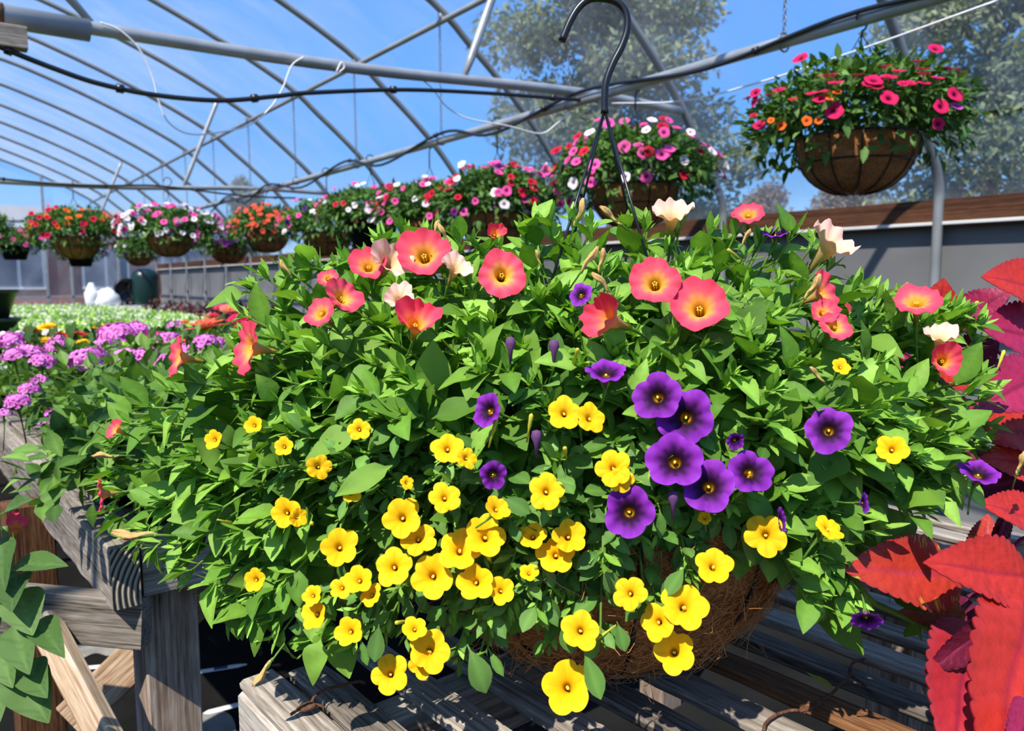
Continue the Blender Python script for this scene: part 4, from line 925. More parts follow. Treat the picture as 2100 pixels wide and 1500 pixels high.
for i, (bx_, by_, tx_, ty_, w_, D_) in enumerate(HEROC):
    a = atd(bx_, by_, D_+.01); b = atd(tx_, ty_, D_); L = np.linalg.norm(b-a)*1.04; N = nrm(-FW*.9+np.array([0, 0, .5])+RT*.2*(-1)**i)
    link('narrow_leaf', HC[i % 3][i % 4], main, frame(a-BC, b-a, N) @ Matrix.Diagonal((L, w_/FPX*D_/.40, L, 1)))
sp_ = smooth_path([atd(1560, 1100, .80)-BC, atd(1640, 1160, .76)-BC, atd(1720, 1205, .74)-BC, atd(1810, 1245, .73)-BC, atd(1905, 1290, .73)-BC], 6)
MB().add(*tube(sp_, np.linspace(.0036, .0026, len(sp_)), 7), col=S(134, 168, 72)).obj('stem', 'leaf', main)
fo = stuff(fol.obj('foliage', 'leaf', main)); fo.matrix_parent_inverse = Matrix.Translation(Vector(-BC))

# ------------------------------------------------------------------ coleus
def coleus_leaf_mesh(base, edge, rib, seed, speck=0.):
    rg = np.random.default_rng(seed)
    V, Q, B = leaf_t(121, 17, .66, 'ovate', .10, .2, serr=14, sa=.15, wave=.06, petiole=.04, vein=.014)
    B = 1+(B-1)*.5; c = np.tile(np.linspace(-1, 1, 17), 121); tt = np.repeat(np.linspace(0, 1, 121), 17)
    col = np.array([mixc(base, edge, min(1, max(0, (abs(a)-.75)/.25)*.7+.35*max(0, b-.7))) for a, b in zip(c, tt)])
    mid = np.abs(c) < .05; col[mid] = rib
    if speck:
        h = rg.random(len(c)); yy = np.array(S(226, 180, 40)); s_ = (np.abs(c) > .7) & (np.abs(c) < .98) & (tt < .5) & (tt > .06) & (h < speck*.8) & (np.sin(tt*40+c*9) > -.2); col[s_] = yy
    m = MB(); m.add(V, Q, None, col*(B/B.mean())[:, None]); d = V.copy(); d[:, 2] -= .006; m.add(d, Q[:, ::-1], None, np.array(mixc(base, S(110, 20, 50), .6))); return m.mesh('leaf', 'coleus')
CR = coleus_leaf_mesh(S(196, 50, 38), S(172, 46, 48), S(160, 34, 44), 1); CS = coleus_leaf_mesh(S(186, 56, 40), S(160, 56, 50), S(170, 50, 64), 2, .45)
CP = coleus_leaf_mesh(S(180, 44, 54), S(170, 60, 72), S(140, 28, 54), 3); CM = coleus_leaf_mesh(S(164, 36, 78), S(134, 28, 68), S(120, 20, 56), 4); CD = coleus_leaf_mesh(S(110, 24, 54), S(78, 14, 40), S(140, 46, 84), 5)
CO_ = coleus_leaf_mesh(S(150, 80, 44), S(120, 60, 30), S(150, 90, 60), 6, .15)
def coleus(name, label, potpx, D0, leaves, stemtop):
    pot = atd(potpx, 1200, D0); pot[2] = BZ; t = thing(name, label, 'coleus', pot)
    MB().add(*lathe([(.001, 0), (.055, 0), (.075, .12), (.079, .12), (.079, .13), (.07, .13), (.065, .11), (.001, .11)], 20)).obj('pot', 'pot_black', t)
    top = atd(*stemtop)-pot; MB().add(*tube(smooth_path([(0, 0, .1), (0, 0, .1)+top*.3*[.6, .6, 1], top]), [.006]*17, 8), col=S(120, 40, 70)).obj('stem', 'coleus', t)
    for me, bx, by, bd, tx, ty, td, wpx, nx, ny in leaves:
        a = atd(bx, by, bd); b = atd(tx, ty, td); L = np.linalg.norm(b-a)*1.02; wd = wpx/FPX*(bd+td)/2
        N = nrm(-FW*.95+np.array([0, 0, .4])+RT*nx+UP*ny)
        o = link('leaf', me, t, frame(a-pot, b-a, N) @ Matrix.Diagonal((L, wd/.66, L, 1)))
        st = np.array([top*min(1, max(.15, (a-pot)[2]/max(.05, top[2]))), a-pot]); MB().add(*tube([st[0], st.mean(0)+[0, 0, .01], st[1]], .0022, 6), col=S(150, 50, 90)).obj('petiole', 'coleus', t)
coleus('coleus', 'coleus with orange-red scalloped leaves over the bench edge beside the coir basket', 2260, .80, [
    (CS, 1975, 1186, .72, 1757, 1158, .66, 158, 0, .1), (CR, 2125, 1190, .70, 1936, 1146, .63, 150, .1, .1), (CP, 1988, 1268, .72, 1975, 1560, .60, 190, -.2, -.3), (CR, 2100, 1215, .68, 2075, 1600, .55, 250, -.1, -.3),
    (CD, 2040, 1275, .69, 1912, 1386, .655, 74, .2, -.2), (CO_, 1985, 1262, .73, 1858, 1258, .71, 70, 0, -.3), (CD, 2070, 1040, .78, 2042, 1135, .74, 50, .6, 0), (CS, 2015, 1160, .78, 2030, 1050, .80, 70, -.3, 0), (CR, 2150, 1080, .76, 2032, 1022, .72, 110, .2, .4),
    (CD, 2010, 1340, .74, 2020, 1540, .64, 150, 0, -.2), (CR, 2190, 1300, .7, 2240, 1560, .62, 220, 0, 0), (CM, 2120, 1440, .6, 2090, 1560, .55, 100, 0, 0), (CD, 1985, 1225, .76, 1965, 1290, .74, 60, 0, 0)], (2030, 1180, .74))
coleus('coleus', 'tall coleus with magenta and red leaves behind the mixed basket', 2280, 1.12, [
    (CR, 1905, 712, .98, 1944, 572, .96, 120, 0, -.1), (CM, 1950, 668, .97, 2072, 588, .92, 90, -.2, .3), (CR, 2160, 600, .90, 2034, 556, .86, 120, .0, .1), (CM, 2160, 700, .90, 2030, 660, .86, 150, 0, .1), (CM, 2150, 760, .84, 2022, 828, .78, 130, .3, .2),
    (CP, 1790, 650, 1.0, 1700, 640, .99, 70, 0, .3), (CP, 1850, 720, 1.0, 1690, 700, .98, 110, 0, .5), (CD, 1970, 740, .98, 2050, 700, .96, 90, 0, 0), (CR, 1990, 760, .98, 1870, 740, .95, 120, 0, .3), (CR, 2160, 880, .90, 2010, 880, .86, 130, 0, .3),
    (CD, 2170, 840, .92, 2040, 860, .9, 110, 0, .4), (CR, 2180, 960, .88, 2030, 930, .85, 130, 0, .2), (CP, 2000, 830, 1.0, 1900, 850, .98, 110, 0, .4), (CD, 2010, 900, 1.0, 1930, 940, .98, 100, 0, .3), (CM, 1890, 760, 1.02, 1760, 720, 1.0, 100, .0, .3),
    (CD, 2130, 980, .9, 1990, 1000, .9, 110, 0, .3), (CR, 2160, 820, .94, 2050, 800, .95, 100, 0, .3), (CR, 2180, 660, .98, 2090, 560, 1.0, 120, 0, .2), (CM, 2180, 740, .88, 2110, 830, .8, 110, .2, 0)], (2090, 760, .98))

# ------------------------------------------------------------------ bedding plants on the long bench
POT = MB().add(*lathe([(.001, 0), (.04, 0), (.055, .09), (.058, .09), (.058, .097), (.05, .097), (.048, .085), (.001, .085)], 16)).mesh('pot', 'pot_black')
def bedding_fol(seed, n, ax, c, L, cols, tpl, Wd=1., zmin=-.3):
    mb = MB(); rg = np.random.default_rng(seed); mound_leaves(mb, rg, n, ax, c, L, (.35, 1.03), zmin, cols, tpl, Wd); return mb.mesh('foliage', 'leaf')
VGc = np.array([S(100, 138, 56), S(86, 122, 48), S(116, 152, 68), S(76, 110, 46)])
VT = [leaf_t(8, 5, .5, 'ovate', .25, c_, serr=5, sa=.5) for c_ in (.1, .5)]
VF = [bedding_fol(200+i, 420, (.15, .15, .12), (0, 0, .12), (.025, .05), VGc, VT) for i in range(3)]
# verbena head: dome of five-petalled florets
def floret_tpl(seed):
    t5 = trumpet(.0085, .004, 5, .3, .06, 4, 15, lambda s, l, a: ramp([(0, S(190, 50, 150)), (.5, S(232, 96, 198)), (.8, S(246, 140, 218)), (1, S(250, 176, 232))], s), lambda s, l, a: S(214, 130, 210), seed)
    return np.concatenate(t5.v), np.concatenate(t5.q), np.concatenate(t5.c)
def verbena_head(seed, n=34):
    rg = np.random.default_rng(seed); V, Q, Cc = floret_tpl(seed); m = MB()
    for i in range(n):
        f = (i+.5)/n; th = math.acos(1-f*.93); ph = i*2.39996
        d = np.array([math.sin(th)*math.cos(ph), math.sin(th)*math.sin(ph), math.cos(th)]); R_ = np.array(zframe((0, 0, 0), nrm(d+rg.normal(size=3)*.2), rg.uniform(0, 6)).to_3x3())
        m.add(V@R_.T*rg.uniform(.85, 1.1)+d*np.array([.026, .026, .016])+rg.normal(size=3)*.001, Q, None, Cc*rg.uniform(.85, 1.15))
    m.add(*tube([(0, 0, .01), (.002, 0, -.05), (.01, 0, -.12)], [.004, .0016, .0018], 6), col=S(96, 130, 60)); return m.mesh('flower_head', 'petal')
VH = [verbena_head(i) for i in range(3)]; VHs = [verbena_head(7+i, 12) for i in range(2)]
heads = [(240, 690, 96, 2.3), (275, 682, 70, 2.5), (180, 742, 100, 1.75), (300, 738, 80, 2.0), (400, 722, 84, 2.0), (440, 712, 70, 2.2), (62, 728, 76, 1.9), (20, 702, 66, 2.1), (112, 712, 50, 2.1), (28, 732, 60, 1.8), (88, 742, 60, 1.8), (36, 826, 62, 1.55), (60, 800, 50, 1.6), (80, 782, 40, 1.62), (8, 850, 40, 1.5),
         (106, 850, 34, 1.5), (140, 862, 30, 1.5), (92, 868, 30, 1.45), (255, 826, 30, 1.6), (375, 884, 86, 1.42), (352, 792, 84, 1.75), (330, 742, 60, 1.9), (255, 735, 70, 1.9), (215, 712, 60, 2.1), (118, 698, 40, 2.4), (345, 700, 70, 2.3), (425, 765, 50, 1.9), (360, 668, 36, 2.9), (180, 846, 24, 1.5), (460, 760, 60, 2.0), (480, 700, 60, 2.4)]
vp = []
rg = np.random.default_rng(31)
for al in (1.42, 1.66, 1.9, 2.14, 2.38):
    for pe in (.36, .60, .84, 1.08, 1.32):
        vp.append((al+rg.uniform(-.03, .03), pe+rg.uniform(-.03, .03)+.06))
VPt = []
for i, (al, pe) in enumerate(vp):
    p = bw(al, pe, LZ)
    lb = 'bushy verbena with flat clusters of orchid pink florets on the long bench'
    t = thing('verbena_plant', lb, 'flowering plant', p, rg.uniform(0, 6), 'verbenas on the long bench'); link('pot', POT, t); stuff(link('foliage', VF[i % 3], t, Matrix.Scale(rg.uniform(.92, 1.08), 4))); VPt.append((t, p))
for px, py, dpx, D in heads:
    p = atd(px, py, D); t, q = min(VPt, key=lambda z: np.hypot(*(z[1]-p)[:2])); s_ = dpx/FPX*D/.068
    o = link('flower_head', (VH if dpx > 40 else VHs)[int(rg.integers(0, 2))], t); o.matrix_parent_inverse = Matrix.Identity(4)
    Mw = zframe(p, nrm(np.array([0, 0, 1])-FH*.25+rg.normal(size=3)*.12), rg.uniform(0, 6)) @ Matrix.Scale(s_ if dpx > 40 else s_*1.1, 4)
    o.matrix_basis = (Matrix.Translation(Vector(q)) @ Matrix.Rotation(t.rotation_euler[2], 4, 'Z')).inverted() @ Mw
for t, q in VPt:
    if sum(c.name.startswith('flower_head') for c in t.children) == 0:
        for k in range(3):
            a = rg.uniform(0, 6.28); link('flower_head', VH[k], t, Matrix.Translation((.08*math.cos(a), .08*math.sin(a), .235+.02*k)) @ Matrix.Scale(.85, 4))
# trailing verbena over the beam corner
for i, (al, pe, z) in enumerate(((1.36, .30, .80), (1.52, .27, .80))):
    p = bw(al, pe+.09, LZ); t = thing('verbena_plant', 'verbena with trailing green shoots spilling over the bench corner', 'flowering plant', p, i*2., 'verbenas trailing over the bench corner')
    link('pot', POT, t); stuff(link('foliage', VF[i], t, Matrix.Translation((-.05, -.03, -.02)) @ Matrix.Scale(1.05, 4)))

# zinnias
ZT = leaf_t(5, 3, .5, 'spat', .1, .15)
def zinnia_head(seed, col, R=.04):
    rg = np.random.default_rng(seed); m = MB()
    for ring, (n, r, up_) in enumerate(((15, 1, .12), (13, .8, .35), (10, .55, .7))):
        a = np.arange(n)*2*math.pi/n+ring*.2; P = np.column_stack([np.cos(a)*.006, np.sin(a)*.006, np.full(n, .003*ring)]); D = np.column_stack([np.cos(a), np.sin(a), np.full(n, up_)]); N = np.column_stack([-np.cos(a)*up_, -np.sin(a)*up_, np.ones(n)])
        scatter(m, ZT, P, D, N, np.full(n, R*r)*rg.uniform(.9, 1.1, n), np.full(n, .9), np.array(col)[None]*rg.uniform(.85, 1.12, n)[:, None])
    V, Q = lathe([(.001, -.006), (.008, -.004), (.01, .006), (.007, .012), (.001, .014)], 10); m.add(V, Q, None, np.array(S(214, 160, 40)))
    m.add(*tube([(0, 0, 0), (.003, 0, -.06), (0, 0, -.13)], .0025, 6), col=S(100, 136, 66)); return m.mesh('flower_head', 'petal')
ZC = {'red': S(206, 34, 50), 'yellow': S(246, 196, 16), 'orange': S(240, 92, 30), 'white': S(240, 240, 236), 'coral': S(246, 142, 120), 'pink': S(236, 40, 104), 'scarlet': S(226, 60, 30)}
ZH = {k: zinnia_head(i, v) for i, (k, v) in enumerate(ZC.items())}
ZF = [bedding_fol(240+i, 150, (.10, .10, .09), (0, 0, .12), (.04, .07), GREENS*.9, LT_mid, 1.1) for i in range(2)]
Z = [(66, 682, 40, 'red', 2.7), (98, 672, 38, 'yellow', 2.9), (70, 702, 36, 'yellow', 2.5), (98, 700, 36, 'yellow', 2.5), (118, 690, 34, 'orange', 2.6), (126, 696, 30, 'yellow', 2.6), (155, 690, 40, 'scarlet', 2.6), (104, 683, 34, 'white', 2.7), (156, 682, 26, 'white', 2.8), (6, 692, 40, 'white', 2.5), (36, 686, 26, 'white', 2.6),
     (25, 696, 22, 'red', 2.5), (207, 672, 30, 'yellow', 2.9), (170, 702, 24, 'yellow', 2.5), (318, 690, 36, 'red', 2.5), (378, 706, 36, 'orange', 2.35), (400, 700, 40, 'orange', 2.35), (425, 672, 84, 'coral', 2.7), (352, 668, 22, 'white', 3.0), (378, 662, 22, 'orange', 3.1), (436, 650, 36, 'pink', 3.2), (410, 648, 24, 'coral', 3.3),
     (470, 636, 36, 'coral', 3.6), (490, 655, 44, 'pink', 3.2), (510, 640, 36, 'red', 3.5), (540, 662, 36, 'yellow', 3.0), (470, 688, 34, 'red', 2.6), (450, 700, 28, 'red', 2.6), (500, 672, 40, 'coral', 2.8), (555, 640, 34, 'pink', 3.4), (455, 632, 30, 'pink', 3.8), (480, 645, 30, 'red', 3.4), (525, 628, 30, 'coral', 3.9)]
for i, (px, py, dpx, cn, D) in enumerate(Z):
    h = atd(px, py, D); p = np.array([h[0], h[1], LZ]); s_ = dpx/FPX*D/.078
    nb = {'red': 'crimson', 'yellow': 'golden yellow', 'orange': 'orange', 'white': 'white', 'coral': 'pale coral', 'pink': 'hot pink', 'scarlet': 'scarlet'}[cn]
    t = thing('zinnia', '%s zinnia standing above the bedding plants behind the verbenas' % nb, 'zinnia', p, 0, '%s zinnias' % nb)
    link('pot', POT, t); stuff(link('foliage', ZF[i % 2], t)); link('flower_head', ZH[cn], t, zframe(h-p, nrm(np.array([rg.normal()*.12, rg.normal()*.12, 1])-FH*.15), i) @ Matrix.Scale(s_, 4))
    MB().add(*tube([(0, 0, .08), (.004, 0, .14), tuple(h-p-[0, 0, .005])], .0026, 6), col=S(96, 132, 60)).obj('stem', 'leaf', t)
# white-flowered spikes
YGc = np.array([S(160, 200, 70), S(140, 184, 56), S(180, 212, 96), S(120, 164, 48)])
def spiky(seed, wf=1.0):
    rg = np.random.default_rng(seed); m = MB(); n = 260
    a = rg.uniform(0, 6.28, n); r = .15*np.sqrt(rg.random(n)); P = np.column_stack([r*np.cos(a), r*np.sin(a), rg.uniform(.06, .12, n)])
    scatter(m, LT_nar[1], P, np.column_stack([np.cos(a)*.4, np.sin(a)*.4, np.ones(n)]), np.column_stack([-np.cos(a), -np.sin(a), np.full(n, .6)]), rg.uniform(.05, .1, n), np.full(n, 1.2), YGc[rg.integers(0, 4, n)])
    fol_ = m.mesh('foliage', 'leaf'); m = MB(); n = 36
    for i in range(n):
        a, r = rg.uniform(0, 6.28), .15*math.sqrt(rg.random()); b = np.array([r*math.cos(a), r*math.sin(a), .1]); tp_ = b+np.array([math.cos(a)*.02, math.sin(a)*.02, rg.uniform(.05, .11)])
        k = 7; u = rg.uniform(.45, 1, k); q = b+(tp_-b)*u[:, None]+rg.normal(size=(k, 3))*.005; d = nrm(rg.normal(size=(k, 3)))
        scatter(m, LT_small[0], q, d, nrm(rg.normal(size=(k, 3))+[0, 0, 1]), np.full(k, .014), np.full(k, 1.5), np.tile(np.array(S(240, 242, 220)), (k, 1))*rg.uniform(.85, 1, k)[:, None])
    return fol_, m.mesh('blossoms', 'petal')
SP = [spiky(i) for i in range(3)]
k = 0
for al in np.arange(2.75, 8.9, .27):
    for pe in np.arange(.36, 1.7, .26):
        p = bw(al+rg.uniform(-.04, .04), pe+rg.uniform(-.04, .04), LZ); x_, y_, D = proj(p+[0, 0, .2])
        if x_ < -150 or x_ > 660: continue
        if x_ > 380 and D < 3.9: continue
        t = thing('bedding_plant', 'bright green bedding plant with tiny white flower spikes in the dense bed', 'flowering plant', p, rg.uniform(0, 6), 'white-flowered bedding plants'); link('pot', POT, t)
        stuff(link('foliage', SP[k % 3][0], t)); 
        if rg.random() < .85: stuff(link('blossoms', SP[k % 3][1], t))
        k += 1
# stacked dark green pots
P_ = atd(-52, 672, 3.2)
for i in range(3):
    t = link('nursery_pot', None) if False else None
    m = MB().add(*lathe([(.001, 0), (.10, 0), (.135, .1), (.142, .1), (.142, .112), (.128, .112), (.1, .012), (.001, .012)], 28)); o = m.obj('nursery_pot', 'pot_green'); o.location = (P_[0], P_[1], LZ+.002+i*.118); o.scale = (1.15, 1.15, 1.2)
    tag(o, ('dark green plastic pot at the bottom of the stack', 'dark green plastic pot in the middle of the stack', 'empty dark green plastic pot on top of the stack')[i], 'pot', 'stacked green pots')
# dark leaved plants along the wall at the back
RDc = np.array([S(84, 30, 40), S(64, 24, 32), S(110, 40, 52), S(60, 60, 36)])
RF = [bedding_fol(260+i, 320, (.3, .3, .3), (0, 0, .55), (.05, .1), RDc, LT_mid, .8, -.9) for i in range(2)]
bz = .0
for i, (px, D) in enumerate(((330, 13.4), (366, 12.5), (400, 11.6), (434, 10.8), (470, 10.0), (512, 9.2), (560, 8.4))):
    p = atd(px, 640, D); p[2] = 0; t = thing('shrub', 'dark burgundy leaved potted shrub standing by the grey side curtain', 'shrub', p, i, 'burgundy shrubs by the wall')
    link('pot', POT, t, Matrix.Scale(3.2, 4)); stuff(link('foliage', RF[i % 2], t, Matrix.Scale(1.1, 4)))
# table with gear at the end wall
P_ = atd(235, 622, 15.2); t = thing('folding_table', 'pale work table with gear on it in front of the end wall', 'table', (P_[0], P_[1], 0))
plank('tabletop', (-1.0, 0, .74), (1.2, 0, .74), .6, .03, 'table_white', t)
plank('apron', (-1.0, -.29, .66), (1.2, -.29, .66), .02, .14, 'table_white', t)
for x in (-.9, 1.1):
    for y in (-.24, .24): plank('leg', (x, y, 0), (x, y, .72), .04, .04, 'galvanised', t, up=(0, 1, 0))
TB = np.array([P_[0], P_[1], .756])
def at_table(px): d = ray(px, 600); q = CAM+d*(TB[1]-.02)/d[1]; return (q[0], q[1], .756)
m = MB().add(*lathe([(.001, 0), (.25, 0), (.26, .05), (.26, .55), (.22, .66), (.12, .72), (.001, .73)], 28)); o = m.obj('storage_tank', 'dark_tank'); o.location = at_table(298); tag(o, 'dark green rounded storage tank at the end of the table', 'tank')
q = at_table(262); q = (q[0]-.02, q[1], q[2]); t = thing('drum_fan', 'black round fan on a short stand beside the green tank', 'fan', q)
m = MB().add(*[z for z in lathe([(.06, -.1), (.22, -.1), (.235, -.06), (.235, .06), (.22, .1), (.2, .06), (.05, .05), (.001, .05)], 24)]); o = m.obj('housing', 'black_plastic', t); o.rotation_euler = (math.pi/2, 0, 0); o.location = (0, 0, .3)
for k in range(5):
    o = plank('blade', (.03, 0, 0), (.18, 0, 0), .07, .006, 'pot_black', t); o.matrix_basis = Matrix.Translation((0, -.06, .3)) @ Matrix.Rotation(k*1.2566, 4, 'Y') @ Matrix.Translation((.11, 0, 0)) @ Matrix.Rotation(.5, 4, 'X')
MB().add(*lathe([(.001, 0), (.14, 0), (.14, .02), (.03, .03), (.03, .08), (.001, .08)], 16)).obj('stand', 'black_plastic', t)
q = at_table(188); o = MB().add(*lathe([(.001, 0), (.11, 0), (.13, .25), (.11, .27), (.05, .42), (.04, .44), (.001, .44)], 20)).obj('white_jug', 'white_plastic'); o.location = q; tag(o, 'white plastic jug at the far end of the work table', 'jug')
q = at_table(218); rgb = np.random.default_rng(5)
V, Q = lathe([(.001, 0), (.3, 0), (.34, .08), (.3, .2), (.2, .3), (.08, .36), (.001, .36)], 18); V = V*[.8, .6, .9]+rgb.normal(0, .012, V.shape); V[:, 2] = np.maximum(V[:, 2], 0); o = MB().add(V, Q).obj('sack', 'white_plastic'); o.location = q; tag(o, 'crumpled white plastic sack lying on the work table', 'sack')
# leafy plant hanging in from the lower left
cgr = np.array([S(88, 122, 58), S(78, 112, 50), S(100, 132, 68)])
P_ = atd(-70, 1250, 1.02); P_[2] = 0
t = thing('potted_plant', 'tall leafy green plant with broad hanging leaves beside the long bench', 'plant', P_)
MB().add(*lathe([(.001, 0), (.1, 0), (.13, .24), (.14, .24), (.14, .26), (.12, .26), (.115, .22), (.001, .22)], 20)).obj('pot', 'pot_black', t)
st = smooth_path([(0, 0, .2), np.array(atd(-40, 1480, 1.0)-P_), np.array(atd(-5, 1260, 1.0)-P_), np.array(atd(18, 1160, 1.0)-P_), np.array(atd(10, 1080, 1.0)-P_)], 6)
MB().add(*tube(st, np.linspace(.008, .004, len(st)), 8), col=S(120, 150, 84)).obj('stem', 'leaf', t)
BLM = []
for i in range(4):
    tp = leaf_t(17, 9, .78, 'cordate', .14, (.2, .35, .1, .3)[i], wave=.05, vein=.025, petiole=.1); m = MB()
    scatter(m, tp, np.zeros((1, 3)), np.array([[1., 0, 0]]), np.array([[0, 0, 1.]]), np.array([1.]), np.array([1.]), cgr[i % 3][None]); BLM.append(m.mesh('leaf', 'leaf'))
for i, (bx, by, tx, ty, w_, nx, ny) in enumerate(((25, 1160, 128, 1148, 60, 0, .7), (40, 1175, 10, 1240, 70, -.2, .3), (38, 1205, 64, 1300, 85, .1, .1), (30, 1275, 46, 1372, 80, 0, .1), (30, 1355, 92, 1480, 100, .1, .0), (5, 1100, -10, 1200, 70, -.3, .3), (-5, 1300, 20, 1410, 80, -.3, 0), (5, 1060, 40, 1010, 50, 0, .3), (5, 1080, -60, 1060, 60, 0, .4),
                                                    (75, 1270, 118, 1330, 60, .4, -.1), (-20, 1380, -10, 1490, 80, 0, 0), (60, 1360, 80, 1420, 70, .3, -.3), (0, 1180, 20, 1230, 60, 0, .2))):
    a, b = atd(bx, by, 1.0), atd(tx, ty, .96-.02*(i % 2)); L = np.linalg.norm(b-a)*1.02
    link('leaf', BLM[i % 4], t, frame(a-P_, b-a, nrm(-FW*.8+np.array([0, 0, .55])+RT*nx+UP*ny)) @ Matrix.Diagonal((L, w_/FPX/.78, L, 1)))
o = link('flower', FM['cup'][0], t, zframe(atd(33, 1082, 1.0)-P_, nrm(UP+RT*.4-FW*.4)) @ Matrix.Scale(.6, 4)); o['label'] = 'small pink flower'
# plant tags on the floor, rusty wires and a fallen leaf on the slats
tagm = MB().add(*tube([(-.06, 0, 0), (-.05, 0, 0), (.04, 0, 0), (.06, 0, 0)], [.002, .009, .009, .003], 10)); V0 = tagm.v[0]; V0[:, 2] *= .12; TAGM = tagm.mesh('plant_tag', 'white_plastic')
for px, py, rot, lb, pc in ((210, 1367, .9, 'plain white plant tag on the floor behind the bench leg', False), (450, 1372, 1.05, 'white plant tag with a purple label patch on the floor', True), (480, 1448, 1.2, 'white plant tag lying on the floor near the slatted bench corner', False)):
    q = onz(px, py, .004); o = link('plant_tag', TAGM, None, Matrix.Translation(q) @ Matrix.Rotation(rot-YAW-.7, 4, 'Z') @ Matrix.Scale(1.35, 4)); tag(o, lb, 'plant tag', 'plant tags on the floor')
    if pc: plank('print', (-.012, 0, .0013), (.018, 0, .0013), .0125, .0006, 'tag_purple', o, bev=.0001)
def zz(x, y, h=.0): return onz(x, y, BZ+.004+h)
pts = [zz(597, 1466), zz(612, 1456), zz(634, 1448), zz(645, 1430, .004), zz(665, 1416, .006), zz(700, 1406, .006), zz(735, 1399, .004), zz(748, 1402)]
t = MB().add(*tube(smooth_path(pts), .0016, 6)).obj('wire', 'rust'); tag(t, 'rusty wire with a flattened knot lying across the pale corner slats', 'wire')
q = zz(630, 1450, .003); o = MB().add(*lathe([(.001, -.003), (.006, -.002), (.008, 0), (.006, .002), (.001, .003)], 10)).obj('knot', 'rust', t); o.location = q; o.scale = (1.4, .9, 1)
MB().add(*tube(smooth_path([zz(634, 1448), zz(650, 1446, .003), zz(666, 1452)]), .0014, 6)).obj('loose_end', 'rust', t)
pts = [zz(1566, 1500), zz(1572, 1482), zz(1595, 1466), zz(1625, 1458), zz(1645, 1458, .003), zz(1668, 1448, .003), zz(1690, 1434, .004), zz(1712, 1418, .004), zz(1722, 1405, .006), zz(1742, 1388, .006), zz(1744, 1370, .008), zz(1752, 1358, .006), zz(1772, 1352)]
Pp = smooth_path(pts, 8); t = MB().add(*tube(Pp, .0017, 6)).obj('wire', 'rust'); tag(t, 'twisted rusty wire lying across the dark slats beside the coleus', 'wire')
tw = np.array([Pp[30+i]+np.array([0, 0, .003*math.sin(i*1.6)])+RT*.003*math.cos(i*1.6) for i in range(14)]); MB().add(*tube(tw, .0013, 5)).obj('twist', 'rust', t)
MB().add(*tube(smooth_path([zz(1744, 1386), zz(1760, 1396), zz(1776, 1408)]), .0014, 6)).obj('loose_end', 'rust', t)
m = MB(); q = zz(1654, 1380, .0); scatter(m, leaf_t(6, 3, .3, 'lance', .2, .1), np.array([q]), np.array([zz(1712, 1411)-q]), np.array([[0, 0, 1.]]), np.array([np.linalg.norm(zz(1712, 1411)-q)]), np.array([1.]), np.array([S(176, 176, 50)])); tag(m.obj('fallen_leaf', 'leaf'), 'small yellow fallen leaf lying on the dark slat', 'leaf')

# ------------------------------------------------------------------ outside: trees, hedge, house
def tree(px, D, h0, h1, rad, label, cols, n0=3200, seed=0, leafL=(.25, .5), name='tree', group=None, clump=14, squash=1.0, trunk=.22):
    n = n0*7; leafL = (leafL[0]*.45, leafL[1]*.45); rg = np.random.default_rng(seed); P = atd(px, 580, D); P[2] = -.03; t = thing(name, label, 'tree', P, 0, group)
    MB().add(*tube(smooth_path([(0, 0, 0), (.1, 0, h0), (.0, .1, (h0+h1)/2), (0, 0, h1*.93)]), np.linspace(trunk, .05, 25), 8)).obj('trunk', 'bark', t)
    bm = MB(); m = MB()
    for c in range(clump):
        z = h0+(h1-h0)*(c+.5)/clump; f = 1-.75*((z-h0)/(h1-h0))**1.5; a = c*2.4+rg.uniform(-.4, .4); r = rad*f*rg.uniform(.35, .8); cc = np.array([r*math.cos(a), r*math.sin(a), z])
        bm.add(*tube([(0, 0, z-.5), cc*.6+np.array([0, 0, z-.2])*.4, cc], [.06, .04, .02], 5), col=S(90, 74, 60)); k = n//clump
        d = nrm(rg.normal(size=(k, 3)))*(rg.random(k)**.5)[:, None]; q = cc+d*np.array([rad*.45*f+.3, rad*.45*f+.3, .6*squash])
        scatter(m, LT_small[0], q, nrm(rg.normal(size=(k, 3))), nrm(rg.normal(size=(k, 3))+[0, 0, .6]), rg.uniform(*leafL, k), np.full(k, .9), cols[rg.integers(0, len(cols), k)]*rg.uniform(.7, 1.15, k)[:, None])
    bm.obj('branches', 'bark', t); stuff(m.obj('foliage', 'tree_leaf', t))
PC = np.array([S(112, 122, 92), S(98, 110, 84), S(126, 132, 100), S(88, 102, 84)])
BCc_ = np.array([S(128, 112, 98), S(116, 102, 90), S(140, 124, 106)])
tree(1250, 17, 2.6, 11, 2.9, 'tall pine tree beyond the plastic wall above the pink and white basket', PC, 5200, 1, (.25, .5), clump=22)
tree(2020, 13, 1.5, 9.5, 2.3, 'tall pine tree beyond the plastic wall right of the magenta basket', PC, 4200, 2, (.2, .45), clump=20)
tree(2380, 15, 1.5, 9, 2.6, 'pine tree standing outside past the coleus', PC, 3000, 3, (.25, .5), clump=18)
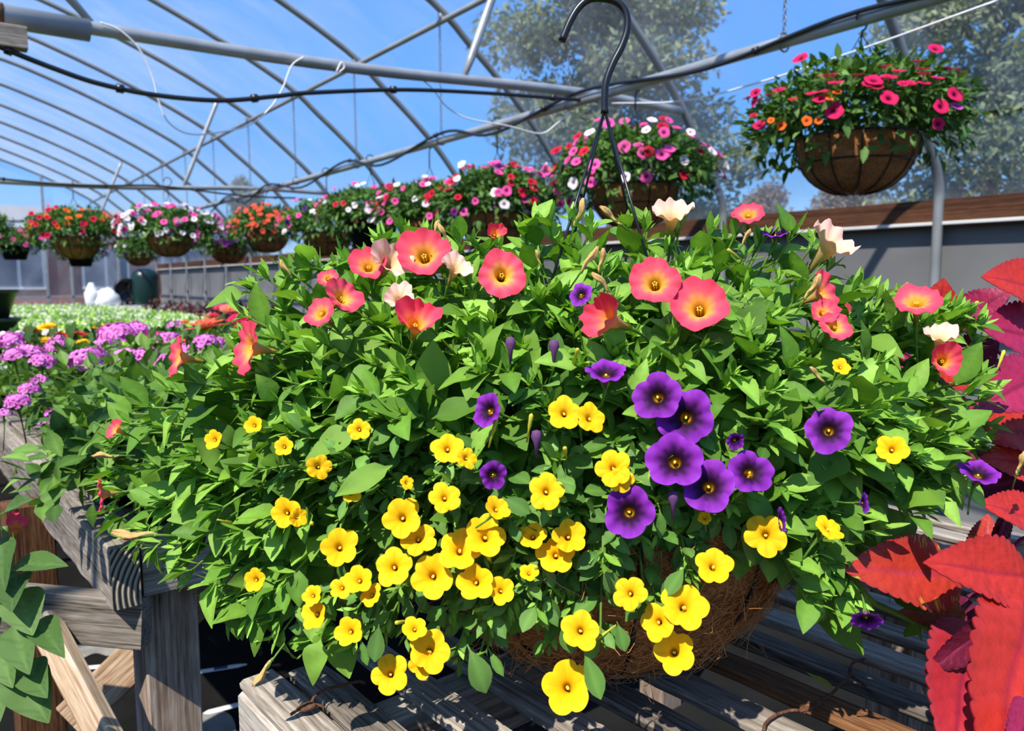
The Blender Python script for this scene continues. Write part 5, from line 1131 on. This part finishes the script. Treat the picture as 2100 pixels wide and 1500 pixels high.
tree(510, 40, 2.0, 6.2, 1.6, 'small round tree outside above the coral basket', PC, 1200, 4, (.3, .5), clump=10)
tree(1560, 27, .3, 4.2, 2.2, 'bare brown tree outside between the pine and the magenta basket', BCc_, 2200, 5, (.2, .45), group='bare brown trees outside', clump=14)
tree(1730, 22, .3, 4.0, 2.2, 'bare brown tree outside between the pine and the magenta basket', BCc_, 2200, 6, (.2, .45), group='bare brown trees outside', clump=14)
tree(1400, 32, .3, 3.8, 2.2, 'bare brown tree outside between the pine and the magenta basket', BCc_, 2000, 7, (.2, .45), group='bare brown trees outside', clump=14)
tree(1900, 27, .3, 3.6, 2.2, 'low green tree outside behind the right-hand pine', PC, 2200, 8, (.2, .45), clump=14)
tree(2150, 22, .3, 3.6, 2.4, 'low green tree outside below the pine by the coleus', PC, 2200, 9, (.2, .45), clump=14)
tree(1060, 30, .3, 4.2, 2.2, 'low tree outside seen past the crimson basket', PC, 1800, 10, (.25, .5), clump=12)
# house past the end wall
P_ = atd(40, 580, 26); t = thing('house', 'brick house with white framed windows beyond the end wall', 'house', (P_[0], P_[1], -.03))
def bx(nm, c, s, mat, par): m = boxmesh(nm, s[0], s[1], s[2], mat, .01); return link(nm, m, par, Matrix.Translation(c))
bx('wall', (0, 3, 1.45), (14, 6, 2.9), 'brick', t); bx('eave', (0, 2.9, 3.02), (14.8, 7, .3), 'house_trim', t)
V = np.array([(-7.4, -.6, 3.17), (7.4, -.6, 3.17), (7.4, 3, 4.0), (-7.4, 3, 4.0), (7.4, 6.4, 3.17), (-7.4, 6.4, 3.17)]); MB().add(V, [(0, 1, 2, 3), (3, 2, 4, 5)], [(1, 4, 2), (0, 3, 5)]).obj('roof', 'roofing', t, False)
for x in (-5.2, -2.6, 0, 2.6, 5.2):
    f = bx('window', (x, -.03, 1.75), (1.5, .1, 1.5), 'house_trim', t); bx('pane', (0-.36, -.04, 0), (.62, .06, 1.3), 'house_glass', f); bx('pane', (.36, -.04, 0), (.62, .06, 1.3), 'house_glass', f)
